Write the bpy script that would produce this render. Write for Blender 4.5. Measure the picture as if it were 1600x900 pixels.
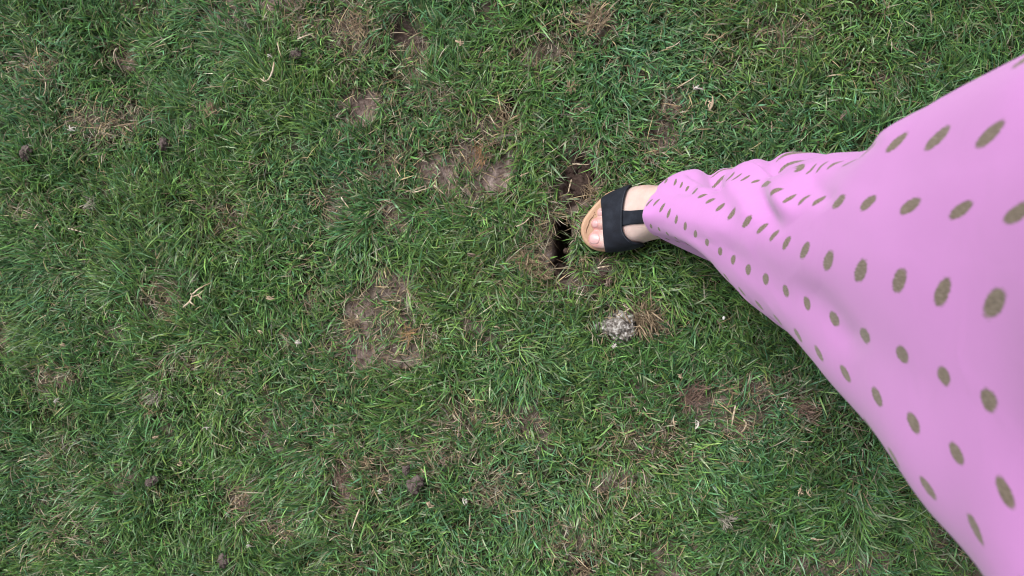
import bpy, bmesh, math, random
import numpy as np
from mathutils import Vector, Matrix
from mathutils.bvhtree import BVHTree

for o in list(bpy.data.objects):
    bpy.data.objects.remove(o)
scene = bpy.context.scene
col = scene.collection
rng = np.random.default_rng(11)
random.seed(5)

# ------------------------------------------------------------------ camera
H, FPX, TILT = 1.12, 1180.0, math.radians(9.6)
cam_d = bpy.data.cameras.new('camera')
cam = bpy.data.objects.new('camera', cam_d)
col.objects.link(cam)
cam.location = (0, 0, H)
cam.rotation_euler = (0, TILT, 0)
cam_d.sensor_width = 36.0
cam_d.lens = 36.0 * FPX / 1600.0
cam_d.clip_start, cam_d.clip_end = 0.01, 800
cam_d.dof.use_dof = True
cam_d.dof.focus_distance = 1.10
cam_d.dof.aperture_fstop = 10.0
scene.camera = cam
scene.cycles.filter_width = 1.05

# ------------------------------------------------------------------ sky, sun, exposure
SUN_EL, SUN_AZ = math.radians(57), math.radians(131)   # azimuth of the sun in the x-y plane, measured from +X
world = bpy.data.worlds.new('World')
scene.world = world
world.use_nodes = True
wn = world.node_tree
wn.nodes.clear()
sky = wn.nodes.new('ShaderNodeTexSky')
sky.sky_type = 'NISHITA'
sky.sun_disc = False
sky.sun_elevation = SUN_EL
sky.sun_rotation = math.pi / 2 - SUN_AZ
sky.air_density, sky.dust_density, sky.ozone_density = 1.0, 4.0, 1.0
hsv = wn.nodes.new('ShaderNodeHueSaturation')
hsv.inputs['Saturation'].default_value = 0.16          # cloud-covered sky
bg = wn.nodes.new('ShaderNodeBackground')
bg.inputs['Strength'].default_value = 0.085
wo = wn.nodes.new('ShaderNodeOutputWorld')
wn.links.new(sky.outputs[0], hsv.inputs['Color'])
wn.links.new(hsv.outputs[0], bg.inputs['Color'])
wn.links.new(bg.outputs[0], wo.inputs['Surface'])
sun_d = bpy.data.lights.new('sun', 'SUN')
sun_d.energy = 1.5
sun_d.angle = math.radians(32)
sun_d.color = (1.0, 0.97, 0.93)
sun = bpy.data.objects.new('sun', sun_d)
col.objects.link(sun)
sdir = Vector((math.cos(SUN_EL) * math.cos(SUN_AZ), math.cos(SUN_EL) * math.sin(SUN_AZ), math.sin(SUN_EL)))
sun.rotation_euler = sdir.to_track_quat('Z', 'Y').to_euler()
sun.location = sdir * 6
vs = scene.view_settings
vs.view_transform, vs.look, vs.exposure, vs.gamma = 'Standard', 'None', 1.40, 1.0
vs.use_curve_mapping = False

# ------------------------------------------------------------------ pixel <-> world helpers
CT, ST = math.cos(TILT), math.sin(TILT)


def at(px, py, z):
    """point of the plane at height z seen at that pixel of the 1600x900 photograph"""
    px, py, z = np.asarray(px, float), np.asarray(py, float), np.asarray(z, float)
    a, b = (px - 800) / FPX, (450 - py) / FPX
    dx, dy, dz = a * CT - ST, b, -a * ST - CT
    t = (z - H) / dz
    return np.stack([dx * t, dy * t, z + 0 * t], -1)


def proj(x, y, z):
    r = x * CT - (z - H) * ST
    f = -x * ST - (z - H) * CT
    f = np.maximum(f, 1e-3)
    return 800 + FPX * r / f, 450 - FPX * y / f


def noise2(x, y, seed=0):
    """smooth value noise, range about -1..1"""
    r = np.random.default_rng(seed)
    T = r.uniform(-1, 1, (256, 256))
    xi, yi = np.floor(x).astype(int), np.floor(y).astype(int)
    fx, fy = x - xi, y - yi
    fx, fy = fx * fx * (3 - 2 * fx), fy * fy * (3 - 2 * fy)
    g = lambda i, j: T[(xi + i) % 256, (yi + j) % 256]
    return (g(0, 0) * (1 - fx) + g(1, 0) * fx) * (1 - fy) + (g(0, 1) * (1 - fx) + g(1, 1) * fx) * fy


def fbm(x, y, sc, seed, oct=3):
    v, a, s = 0, 1.0, 0
    for k in range(oct):
        v = v + a * noise2(x * sc + 17.3 * k, y * sc - 9.1 * k, seed + k)
        s += a
        a *= 0.5
        sc *= 2.03
    return v / s


# ------------------------------------------------------------------ materials
def new_mat(name):
    m = bpy.data.materials.new(name)
    m.use_nodes = True
    nt = m.node_tree
    b = nt.nodes['Principled BSDF']
    return m, nt, b


def nd(nt, typ, **kw):
    n = nt.nodes.new(typ)
    for k, v in kw.items():
        setattr(n, k, v)
    return n


def ramp(nt, fac, stops):
    r = nd(nt, 'ShaderNodeValToRGB')
    els = r.color_ramp.elements
    els[0].position, els[0].color = stops[0][0], (*stops[0][1], 1)
    els[1].position, els[1].color = stops[-1][0], (*stops[-1][1], 1)
    for p, c in stops[1:-1]:
        e = els.new(p)
        e.color = (*c, 1)
    nt.links.new(fac, r.inputs['Fac'])
    return r.outputs['Color']


def noise_mat(name, stops, scale, rough=0.8, bump=0.0, bscale=None, detail=6, spec=0.3, coord='Object'):
    m, nt, b = new_mat(name)
    tc = nd(nt, 'ShaderNodeTexCoord')
    n = nd(nt, 'ShaderNodeTexNoise')
    n.inputs['Scale'].default_value = scale
    n.inputs['Detail'].default_value = detail
    nt.links.new(tc.outputs[coord], n.inputs['Vector'])
    nt.links.new(ramp(nt, n.outputs['Fac'], stops), b.inputs['Base Color'])
    b.inputs['Roughness'].default_value = rough
    b.inputs['Specular IOR Level'].default_value = spec
    if bump:
        n2 = nd(nt, 'ShaderNodeTexNoise')
        n2.inputs['Scale'].default_value = bscale or scale * 3
        n2.inputs['Detail'].default_value = 6
        nt.links.new(tc.outputs[coord], n2.inputs['Vector'])
        bp = nd(nt, 'ShaderNodeBump')
        bp.inputs['Strength'].default_value = bump
        bp.inputs['Distance'].default_value = 0.002
        nt.links.new(n2.outputs['Fac'], bp.inputs['Height'])
        nt.links.new(bp.outputs['Normal'], b.inputs['Normal'])
    return m


def blade_mat(name, trans=0.35, rough=0.45, spec=0.35):
    m, nt, b = new_mat(name)
    at_ = nd(nt, 'ShaderNodeAttribute', attribute_name='col')
    nt.links.new(at_.outputs['Color'], b.inputs['Base Color'])
    b.inputs['Roughness'].default_value = rough
    b.inputs['Specular IOR Level'].default_value = spec
    t = nd(nt, 'ShaderNodeBsdfTranslucent')
    mx = nd(nt, 'ShaderNodeMixShader')
    mx.inputs[0].default_value = trans
    nt.links.new(at_.outputs['Color'], t.inputs['Color'])
    nt.links.new(b.outputs[0], mx.inputs[1])
    nt.links.new(t.outputs[0], mx.inputs[2])
    nt.links.new(mx.outputs[0], nt.nodes['Material Output'].inputs['Surface'])
    return m


M = {}
M['grass'] = blade_mat('grass_blades', 0.32, 0.40, 0.5)
M['straw'] = blade_mat('straw', 0.2, 0.65, 0.2)
M['clod'] = noise_mat('soil_clod', [(0.3, (0.022, 0.014, 0.011)), (0.5, (0.045, 0.030, 0.025)), (0.7, (0.085, 0.060, 0.051))], 90, 0.95, 0.9, 260, spec=0.15)
M['dry_clod'] = noise_mat('dry_clod', [(0.3, (0.05, 0.037, 0.034)), (0.5, (0.085, 0.066, 0.062)), (0.7, (0.14, 0.112, 0.106))], 90, 0.95, 0.9, 260, spec=0.15)
M['stone'] = noise_mat('crumbly_stone', [(0.34, (0.035, 0.029, 0.025)), (0.44, (0.11, 0.097, 0.088)), (0.55, (0.21, 0.195, 0.18)), (0.66, (0.40, 0.385, 0.37))], 210, 0.9, 1.0, 300, spec=0.2)
M['stem'] = noise_mat('dry_stem', [(0.3, (0.22, 0.16, 0.10)), (0.5, (0.36, 0.29, 0.205)), (0.7, (0.50, 0.43, 0.34))], 60, 0.75, 0.4, 300)
M['leaf_tan'] = noise_mat('dry_leaf_tan', [(0.3, (0.30, 0.19, 0.10)), (0.55, (0.50, 0.35, 0.21)), (0.7, (0.64, 0.50, 0.34))], 90, 0.8, 0.5, 200)
M['leaf_brown'] = noise_mat('dry_leaf_brown', [(0.3, (0.12, 0.075, 0.05)), (0.55, (0.22, 0.145, 0.10)), (0.7, (0.33, 0.23, 0.17))], 90, 0.85, 0.5, 200)
M['fluff'] = noise_mat('pale_fluff', [(0.3, (0.50, 0.50, 0.48)), (0.7, (0.78, 0.78, 0.76))], 120, 0.85, 0.3, 300)
M['suede'] = noise_mat('black_suede', [(0.3, (0.004, 0.005, 0.009)), (0.52, (0.007, 0.009, 0.0155)), (0.75, (0.018, 0.022, 0.032))], 60, 0.85, 0.35, 900, detail=9, spec=0.25)
M['footbed'] = noise_mat('tan_leather', [(0.3, (0.30, 0.178, 0.112)), (0.55, (0.36, 0.225, 0.145)), (0.75, (0.42, 0.275, 0.185))], 25, 0.5, 0.25, 500)
M['outsole'] = noise_mat('sole_rubber', [(0.3, (0.16, 0.09, 0.05)), (0.7, (0.26, 0.15, 0.085))], 50, 0.7, 0.2, 400)
M['stitch'] = noise_mat('perforation', [(0.3, (0.10, 0.05, 0.03)), (0.7, (0.16, 0.085, 0.05))], 50, 0.8)
M['thread'] = noise_mat('dark_thread', [(0.3, (0.016, 0.019, 0.028)), (0.7, (0.032, 0.038, 0.05))], 200, 0.7)

# toenail
m, nt, b = new_mat('toenail')
b.inputs['Base Color'].default_value = (0.43, 0.255, 0.255, 1)
b.inputs['Roughness'].default_value = 0.38
b.inputs['Subsurface Weight'].default_value = 0.2
b.inputs['Subsurface Radius'].default_value = (0.003, 0.0012, 0.001)
M['nail'] = m
# skin
m, nt, b = new_mat('skin')
a_ = nd(nt, 'ShaderNodeAttribute', attribute_name='pink')
tc = nd(nt, 'ShaderNodeTexCoord')
n = nd(nt, 'ShaderNodeTexNoise')
n.inputs['Scale'].default_value = 60
n.inputs['Detail'].default_value = 5
nt.links.new(tc.outputs['Object'], n.inputs['Vector'])
c1 = ramp(nt, n.outputs['Fac'], [(0.3, (0.42, 0.305, 0.275)), (0.7, (0.48, 0.365, 0.335))])
c2 = ramp(nt, n.outputs['Fac'], [(0.3, (0.45, 0.200, 0.185)), (0.7, (0.50, 0.262, 0.245))])
mx = nd(nt, 'ShaderNodeMix', data_type='RGBA')
nt.links.new(a_.outputs['Fac'], mx.inputs[0])
nt.links.new(c1, mx.inputs[6])
nt.links.new(c2, mx.inputs[7])
nt.links.new(mx.outputs[2], b.inputs['Base Color'])
b.inputs['Roughness'].default_value = 0.5
b.inputs['Subsurface Weight'].default_value = 0.25
b.inputs['Subsurface Radius'].default_value = (0.006, 0.0025, 0.0015)
vo = nd(nt, 'ShaderNodeTexVoronoi')
vo.inputs['Scale'].default_value = 700
nt.links.new(tc.outputs['Object'], vo.inputs['Vector'])
n3 = nd(nt, 'ShaderNodeTexNoise')
n3.inputs['Scale'].default_value = 180
mp = nd(nt, 'ShaderNodeMapping')
mp.inputs['Scale'].default_value = (1.6, 0.25, 1)
nt.links.new(tc.outputs['Object'], mp.inputs['Vector'])
nt.links.new(mp.outputs[0], n3.inputs['Vector'])
ad = nd(nt, 'ShaderNodeMath', operation='ADD')
nt.links.new(vo.outputs['Distance'], ad.inputs[0])
nt.links.new(n3.outputs['Fac'], ad.inputs[1])
bp = nd(nt, 'ShaderNodeBump')
bp.inputs['Strength'].default_value = 0.25
bp.inputs['Distance'].default_value = 0.001
nt.links.new(ad.outputs[0], bp.inputs['Height'])
nt.links.new(bp.outputs['Normal'], b.inputs['Normal'])
M['skin'] = m

# dress fabric: pink cloth with a printed lattice of brushed gold dots (flat print, in the cloth's UV)
m, nt, b = new_mat('pink_dotted_cloth')
uv = nd(nt, 'ShaderNodeUVMap', uv_map='cloth')
fr = nd(nt, 'ShaderNodeVectorMath', operation='FRACTION')
ofs = nd(nt, 'ShaderNodeVectorMath', operation='ADD')
ofs.inputs[1].default_value = (0.5, 0.5, 0)
nt.links.new(uv.outputs[0], ofs.inputs[0])
wob = nd(nt, 'ShaderNodeTexNoise')
wob.inputs['Scale'].default_value = 7
nt.links.new(uv.outputs[0], wob.inputs['Vector'])
wsub = nd(nt, 'ShaderNodeVectorMath', operation='MULTIPLY_ADD')
wsub.inputs[1].default_value = (0.03, 0.03, 0)
nt.links.new(wob.outputs['Color'], wsub.inputs[0])
nt.links.new(ofs.outputs[0], fr.inputs[0])
nt.links.new(fr.outputs[0], wsub.inputs[2])
cen = nd(nt, 'ShaderNodeVectorMath', operation='SUBTRACT')
cen.inputs[1].default_value = (0.515, 0.515, 0)
nt.links.new(wsub.outputs[0], cen.inputs[0])
sxyz = nd(nt, 'ShaderNodeSeparateXYZ')
nt.links.new(cen.outputs[0], sxyz.inputs[0])
suv = nd(nt, 'ShaderNodeSeparateXYZ')
nt.links.new(uv.outputs[0], suv.inputs[0])
shr = nd(nt, 'ShaderNodeMapRange')                      # the print is skewed more towards the right-hand side of the skirt
shr.inputs['From Min'].default_value, shr.inputs['From Max'].default_value = -2.5, 3.0
shr.inputs['To Min'].default_value, shr.inputs['To Max'].default_value = -0.30, 0.85
nt.links.new(suv.outputs[0], shr.inputs['Value'])
shm = nd(nt, 'ShaderNodeMath', operation='MULTIPLY')
nt.links.new(shr.outputs[0], shm.inputs[0])
nt.links.new(sxyz.outputs[0], shm.inputs[1])
shs = nd(nt, 'ShaderNodeMath', operation='SUBTRACT')
nt.links.new(sxyz.outputs[1], shs.inputs[0])
nt.links.new(shm.outputs[0], shs.inputs[1])
cxyz = nd(nt, 'ShaderNodeCombineXYZ')
nt.links.new(sxyz.outputs[0], cxyz.inputs[0])
nt.links.new(shs.outputs[0], cxyz.inputs[1])
scl = nd(nt, 'ShaderNodeVectorMath', operation='MULTIPLY')
scl.inputs[1].default_value = (1 / 0.150, 1 / 0.160, 0)
nt.links.new(cxyz.outputs[0], scl.inputs[0])
ln = nd(nt, 'ShaderNodeVectorMath', operation='LENGTH')
nt.links.new(scl.outputs[0], ln.inputs[0])
# streaky brushed edge
mps = nd(nt, 'ShaderNodeMapping')
mps.inputs['Rotation'].default_value = (0, 0, 0.5)
mps.inputs['Scale'].default_value = (14, 2.2, 1)
nt.links.new(uv.outputs[0], mps.inputs['Vector'])
st = nd(nt, 'ShaderNodeTexNoise')
st.inputs['Scale'].default_value = 4
st.inputs['Detail'].default_value = 3
nt.links.new(mps.outputs[0], st.inputs['Vector'])
edge = nd(nt, 'ShaderNodeMath', operation='MULTIPLY_ADD')
edge.inputs[1].default_value = 0.55
nt.links.new(st.outputs['Fac'], edge.inputs[0])
nt.links.new(ln.outputs['Value'], edge.inputs[2])
mr = nd(nt, 'ShaderNodeMapRange')
mr.inputs['From Min'].default_value, mr.inputs['From Max'].default_value = 1.38, 1.12
nt.links.new(edge.outputs[0], mr.inputs['Value'])
gold = ramp(nt, st.outputs['Fac'], [(0.3, (0.082, 0.057, 0.040)), (0.5, (0.125, 0.092, 0.068)), (0.7, (0.21, 0.165, 0.13))])
tc = nd(nt, 'ShaderNodeTexCoord')
nb = nd(nt, 'ShaderNodeTexNoise')
nb.inputs['Scale'].default_value = 9
nb.inputs['Detail'].default_value = 4
nt.links.new(tc.outputs['Object'], nb.inputs['Vector'])
pink = ramp(nt, nb.outputs['Fac'], [(0.3, (0.43, 0.172, 0.440)), (0.7, (0.46, 0.190, 0.470))])
mx = nd(nt, 'ShaderNodeMix', data_type='RGBA')
nt.links.new(mr.outputs[0], mx.inputs[0])
nt.links.new(pink, mx.inputs[6])
nt.links.new(gold, mx.inputs[7])
nt.links.new(mx.outputs[2], b.inputs['Base Color'])
b.inputs['Roughness'].default_value = 0.75
b.inputs['Specular IOR Level'].default_value = 0.25
b.inputs['Sheen Weight'].default_value = 0.15
wv = nd(nt, 'ShaderNodeTexNoise')
wv.inputs['Scale'].default_value = 900
nt.links.new(tc.outputs['Object'], wv.inputs['Vector'])
bp = nd(nt, 'ShaderNodeBump')
bp.inputs['Strength'].default_value = 0.15
bp.inputs['Distance'].default_value = 0.0006
wr = nd(nt, 'ShaderNodeTexNoise')
wr.inputs['Scale'].default_value = 30
wr.inputs['Detail'].default_value = 3
wr.inputs['Distortion'].default_value = 1.2
nt.links.new(tc.outputs['Object'], wr.inputs['Vector'])
bp2 = nd(nt, 'ShaderNodeBump')
bp2.inputs['Strength'].default_value = 0.07
bp2.inputs['Distance'].default_value = 0.006
nt.links.new(wr.outputs['Fac'], bp2.inputs['Height'])
nt.links.new(bp2.outputs['Normal'], bp.inputs['Normal'])
nt.links.new(wv.outputs['Fac'], bp.inputs['Height'])
nt.links.new(bp.outputs['Normal'], b.inputs['Normal'])
M['dress'] = m


# ------------------------------------------------------------------ mesh helpers
def mesh_np(name, verts, faces, mat, parent=None, smooth=True):
    """faces: (n,k) int array or list"""
    me = bpy.data.meshes.new(name)
    verts = np.asarray(verts, np.float32)
    if isinstance(faces, np.ndarray):
        n, k = faces.shape
        me.vertices.add(len(verts))
        me.vertices.foreach_set('co', verts.ravel())
        me.loops.add(n * k)
        me.loops.foreach_set('vertex_index', faces.astype(np.int32).ravel())
        me.polygons.add(n)
        me.polygons.foreach_set('loop_start', np.arange(0, n * k, k, dtype=np.int32))
        me.update(calc_edges=True)
    else:
        me.from_pydata(verts.tolist(), [], faces)
    me.validate()
    if smooth:
        me.polygons.foreach_set('use_smooth', np.ones(len(me.polygons), bool))
    me.materials.append(mat)
    o = bpy.data.objects.new(name, me)
    col.objects.link(o)
    o.parent = parent
    return o


def set_col(o, rgb, name='col'):
    a = o.data.color_attributes.new(name, 'FLOAT_COLOR', 'POINT')
    c = np.ones((len(o.data.vertices), 4), np.float32)
    c[:, :3] = rgb
    a.data.foreach_set('color', c.ravel())


def tag(o, label, cat, group=None):
    o['label'], o['category'] = label, cat
    if group:
        o['group'] = group
    return o


def baked(o, mods):
    """apply modifiers through the depsgraph, keep one plain mesh"""
    for typ, kw in mods:
        md = o.modifiers.new(typ, typ)
        for k, v in kw.items():
            setattr(md, k, v)
    dg = bpy.context.evaluated_depsgraph_get()
    me = bpy.data.meshes.new_from_object(o.evaluated_get(dg))
    o.modifiers.clear()
    old = o.data
    nm = old.name
    o.data = me
    bpy.data.meshes.remove(old)
    me.name = nm
    me.polygons.foreach_set('use_smooth', np.ones(len(me.polygons), bool))
    return o


# ------------------------------------------------------------------ ground relief, bare patches
# px, py, rx, ry, rotation, bareness, deadness of what still grows, soil depth (m)
PATCH = [
    (195, 92, 30, 17, 10, .85, .8, .008), (165, 190, 48, 26, 0, .45, .8, 0), (560, 48, 46, 30, 20, .55, .9, 0),
    (630, 68, 28, 36, -20, .75, .8, .012), (566, 165, 24, 38, 30, 1.0, .8, .006), (845, 78, 48, 24, -15, .55, .85, .004),
    (928, 32, 38, 26, 0, .45, .9, 0), (788, 168, 16, 20, 0, .98, .9, .03), (770, 195, 34, 26, 0, .45, .85, 0),
    (738, 240, 30, 26, 0, .70, .9, .004), (780, 278, 22, 36, 30, 1.0, .6, .005), (688, 272, 34, 26, 10, .80, .75, .004),
    (735, 300, 55, 24, 0, .55, .7, 0),
    (906, 278, 30, 46, 10, 1.6, .9, .016), (877, 379, 12.5, 33, 0, 1.8, .9, .095), (882, 410, 17, 22, 0, 1.6, .9, .04),
    (850, 408, 44, 24, 10, .70, 1.0, .0), (865, 360, 34, 42, 0, .45, .85, 0), (905, 320, 40, 26, 0, .45, .85, 0),
    (938, 418, 26, 18, 0, .8, .7, .003), (938, 440, 16, 16, 0, .9, .7, .003), (900, 440, 30, 16, 0, .5, .7, 0),
    (602, 258, 22, 30, 20, .6, .8, .002), (528, 322, 26, 26, 30, .75, .85, .004), (620, 330, 22, 28, 0, .6, .85, .002),
    (612, 440, 46, 22, -15, .9, .8, .004), (655, 452, 18, 13, 0, .85, .7, .003), (560, 488, 26, 34, 10, .8, .95, .003),
    (574, 550, 30, 22, 30, 1.0, .7, .004), (620, 556, 46, 16, 0, .75, .85, .002), (600, 500, 60, 60, 0, .32, .7, 0),
    (540, 762, 20, 52, 5, .8, .95, .006), (600, 745, 20, 12, 0, .4, .8, 0), (995, 500, 46, 30, 15, .75, 1.0, .002),
    (1083, 618, 15, 17, 0, .8, 1.0, 0), (1190, 605, 46, 16, -5, .6, .95, 0), (1250, 640, 26, 22, 30, .65, .95, .002),
    (1155, 664, 26, 16, 0, .5, .95, 0), (962, 748, 42, 16, -15, .75, .8, .002), (915, 885, 20, 20, 0, .95, .9, .022),
    (900, 850, 40, 40, 0, .35, .8, 0), (645, 886, 14, 11, 0, .9, .8, .006), (378, 780, 26, 30, 0, .5, .95, .002),
    (430, 815, 50, 20, 10, .3, .9, 0), (1320, 888, 16, 12, 0, .7, .9, 0), (1466, 832, 20, 22, 30, .7, .95, 0),
    (88, 592, 26, 20, 0, .6, .9, 0), (8, 525, 16, 28, 0, .6, .95, 0), (245, 620, 18, 13, 0, .6, 1.0, 0),
    (335, 165, 12, 18, 0, .7, 1.0, 0), (362, 348, 26, 28, 20, .5, .9, .002), (255, 468, 24, 32, 0, .55, .9, .002),
    (200, 4, 16, 8, 0, .9, .8, .004), (440, 5, 46, 10, 0, .75, .95, .002), (1050, 160, 26, 16, 0, .6, .95, .002),
    (1030, 216, 22, 22, 0, .65, .8, .006), (1385, 128, 18, 14, 0, .6, .95, 0), (1410, 70, 14, 12, 0, .5, .9, 0),
    (1005, 115, 14, 10, 0, .6, .9, .004), (700, 160, 28, 24, 0, .35, .85, 0), (640, 120, 26, 20, 0, .4, .85, 0),
    (680, 720, 60, 30, 0, .25, .8, 0), (740, 650, 60, 28, 0, .3, .8, 0), (1240, 60, 40, 30, 0, .2, .7, 0),
    (480, 470, 14, 12, 0, .5, .9, 0), (455, 540, 16, 14, 0, .6, .9, .002), (1130, 495, 10, 10, 0, .4, .6, 0),
    (905, 165, 16, 14, 0, .5, .9, 0), (510, 545, 20, 16, 0, .5, .8, 0), (780, 765, 40, 26, 0, .25, .8, 0),
    (1010, 690, 50, 24, 0, .22, .9, 0), (300, 565, 40, 16, 0, .22, .8, 0), (60, 110, 40, 18, 0, .22, .9, 0),
    (1165, 890, 30, 12, 0, .3, .9, 0), (480, 40, 26, 16, 0, .35, .9, 0), (45, 330, 24, 14, 0, .25, .9, 0),
]


def patch_fields(x, y):
    """bareness, deadness and soil depth at ground points"""
    px, py = proj(x, y, np.zeros_like(x))
    w1 = fbm(x, y, 22, 40, 3) * 0.55 + fbm(x, y, 90, 60, 2) * 0.28
    bare = np.zeros_like(x)
    dead = np.zeros_like(x)
    dep = np.zeros_like(x)
    for (cx, cy, rx, ry, rot, ba, de, dp) in PATCH:
        a = math.radians(rot)
        dx, dy = px - cx, py - cy
        u = (dx * math.cos(a) + dy * math.sin(a)) / rx
        v = (-dx * math.sin(a) + dy * math.cos(a)) / ry
        r = np.sqrt(u * u + v * v) + w1
        s = np.clip((1.28 - r) / 0.62, 0, 1)
        s = s * s * (3 - 2 * s)
        bare = np.maximum(bare, s * ba)
        s2 = np.clip((1.75 - r) / 0.9, 0, 1)
        dead = np.maximum(dead, s2 * de)
        if dp:
            s3 = np.clip((1.2 - r) / 0.45, 0, 1)
            dep = np.maximum(dep, s3 * s3 * (3 - 2 * s3) * dp)
    # the lawn is patchy everywhere
    n = fbm(x, y, 7.5, 90, 3)
    dead = np.maximum(dead, np.clip(n * 1.5 - 0.15, 0, 1) * 0.55)
    bare = np.maximum(bare, np.clip(fbm(x, y, 13, 120, 3) * 1.7 - 0.42, 0, 0.55))
    return np.clip(bare, 0, 1), np.clip(dead, 0, 1), dep


def ground_z(x, y, dep=None):
    if dep is None:
        dep = patch_fields(x, y)[2]
    core = np.clip((1.6 - np.maximum(np.abs(x), np.abs(y))) / 0.4, 0, 1)
    z = 0.006 * fbm(x, y, 6, 7, 2) + 0.0035 * fbm(x, y, 45, 9, 3) * core
    rough = np.clip(dep / 0.006, 0, 1)
    z = z + rough * (0.007 * fbm(x, y, 75, 15, 3) + 0.003 * fbm(x, y, 210, 19, 2))
    px, py = proj(x, y, 0 * x)
    # flat under the two sandals
    for (fx, fy) in FEET:
        d = np.hypot((x - fx) / 0.17, (y - fy) / 0.09)
        k = np.clip((1.25 - d) / 0.4, 0, 1)
        z = z * (1 - k) - 0.002 * k
    return z - dep


LEFT_SHIFT = (0.42, -0.135)       # left foot relative to the mirrored right one
foot_c = at(1030, 338, 0.02)
FEET = [(foot_c[0], foot_c[1]), (foot_c[0] + LEFT_SHIFT[0], foot_c[1] + LEFT_SHIFT[1])]

# sandal sole outline in the photograph's pixels, at the height of the footbed
SOLE_PX = [(937, 311), (947, 302), (958, 297), (975, 293), (1000, 292), (1040, 298), (1080, 301), (1125, 304), (1145, 311), (1156, 323), (1158, 336),
           (1152, 350), (1138, 359), (1115, 360), (1080, 361), (1045, 364), (1012, 374), (985, 386), (962, 391.5), (945, 393),
           (927, 389.5), (914, 380), (908, 367), (907, 356), (911, 343), (919, 331), (928, 320)]
ZS = 0.030        # top of the footbed
sole_w = at([p[0] for p in SOLE_PX], [p[1] for p in SOLE_PX], ZS)[:, :2]


def closed_spline(P, n):
    P = np.asarray(P, float)
    m_ = len(P)
    t = np.linspace(0, m_, n, endpoint=False)
    i = np.floor(t).astype(int)
    f = (t - i)[:, None]
    p0, p1, p2, p3 = P[(i - 1) % m_], P[i % m_], P[(i + 1) % m_], P[(i + 2) % m_]
    return 0.5 * (2 * p1 + (p2 - p0) * f + (2 * p0 - 5 * p1 + 4 * p2 - p3) * f ** 2 + (3 * p1 - p0 - 3 * p2 + p3) * f ** 3)


sole_c = closed_spline(sole_w, 140)
sole_cent = sole_c.mean(0)


def mirror_left(P):
    """right-foot points -> left-foot points"""
    P = np.array(P, float)
    P[:, 1] = 2 * foot_c[1] - P[:, 1]
    P[:, 0] += LEFT_SHIFT[0]
    P[:, 1] += LEFT_SHIFT[1]
    return P


def inside_poly(x, y, poly):
    c = np.zeros(x.shape, bool)
    j = len(poly) - 1
    for i in range(len(poly)):
        xi, yi, xj, yj = *poly[i], *poly[j]
        k = ((yi > y) != (yj > y)) & (x < (xj - xi) * (y - yi) / (yj - yi + 1e-12) + xi)
        c ^= k
        j = i
    return c


# ---- ground sheet: fine in the middle, running out to the horizon
ext = np.array([0.03, 0.08, 0.16, 0.3, 0.5, 0.8, 1.3, 2, 3.5, 6, 12, 25, 60, 140, 300])
gx = np.concatenate([(-1.15 - ext)[::-1], np.arange(-1.15, 0.72, 0.0042), 0.72 + ext])
gy = np.concatenate([(-0.66 - ext)[::-1], np.arange(-0.66, 0.66, 0.0042), 0.66 + ext])
X, Y = np.meshgrid(gx, gy, indexing='ij')
xf, yf = X.ravel(), Y.ravel()
bare_g, dead_g, dep_g = patch_fields(xf, yf)
Z = ground_z(xf, yf, dep_g)
nx_, ny_ = len(gx), len(gy)
idx = np.arange(nx_ * ny_).reshape(nx_, ny_)
F = np.stack([idx[:-1, :-1], idx[1:, :-1], idx[1:, 1:], idx[:-1, 1:]], -1).reshape(-1, 4)
m, nt, b = new_mat('lawn_soil')
tc = nd(nt, 'ShaderNodeTexCoord')
n1 = nd(nt, 'ShaderNodeTexNoise')
n1.inputs['Scale'].default_value = 75
n1.inputs['Detail'].default_value = 8
n1.inputs['Roughness'].default_value = 0.7
nt.links.new(tc.outputs['Object'], n1.inputs['Vector'])
soil = ramp(nt, n1.outputs['Fac'], [(0.28, (0.06, 0.04, 0.034)), (0.45, (0.12, 0.088, 0.078)), (0.58, (0.20, 0.155, 0.14)), (0.75, (0.31, 0.255, 0.235))])
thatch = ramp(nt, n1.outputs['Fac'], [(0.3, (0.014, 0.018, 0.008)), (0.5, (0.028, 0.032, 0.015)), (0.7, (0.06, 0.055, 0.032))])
far = ramp(nt, n1.outputs['Fac'], [(0.3, (0.035, 0.075, 0.016)), (0.7, (0.08, 0.14, 0.035))])
ab = nd(nt, 'ShaderNodeAttribute', attribute_name='bare')
af = nd(nt, 'ShaderNodeAttribute', attribute_name='far')
aw = nd(nt, 'ShaderNodeAttribute', attribute_name='deep_soil')
x1 = nd(nt, 'ShaderNodeMix', data_type='RGBA')
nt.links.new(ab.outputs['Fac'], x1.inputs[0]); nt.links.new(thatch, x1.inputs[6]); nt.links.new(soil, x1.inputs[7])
x2 = nd(nt, 'ShaderNodeMix', data_type='RGBA')
nt.links.new(af.outputs['Fac'], x2.inputs[0]); nt.links.new(x1.outputs[2], x2.inputs[6]); nt.links.new(far, x2.inputs[7])
x3 = nd(nt, 'ShaderNodeMix', data_type='RGBA')          # soil is coloured darker where the patches are dug deeper
deep_soil = ramp(nt, n1.outputs['Fac'], [(0.3, (0.016, 0.010, 0.008)), (0.5, (0.034, 0.022, 0.018)), (0.72, (0.075, 0.052, 0.044))])
nt.links.new(aw.outputs['Fac'], x3.inputs[0]); nt.links.new(x2.outputs[2], x3.inputs[6]); nt.links.new(deep_soil, x3.inputs[7])
nt.links.new(x3.outputs[2], b.inputs['Base Color'])
b.inputs['Roughness'].default_value = 0.95
b.inputs['Specular IOR Level'].default_value = 0.15
n2 = nd(nt, 'ShaderNodeTexNoise')
n2.inputs['Scale'].default_value = 260
n2.inputs['Detail'].default_value = 6
nt.links.new(tc.outputs['Object'], n2.inputs['Vector'])
bp = nd(nt, 'ShaderNodeBump')
bp.inputs['Strength'].default_value = 0.9
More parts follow.
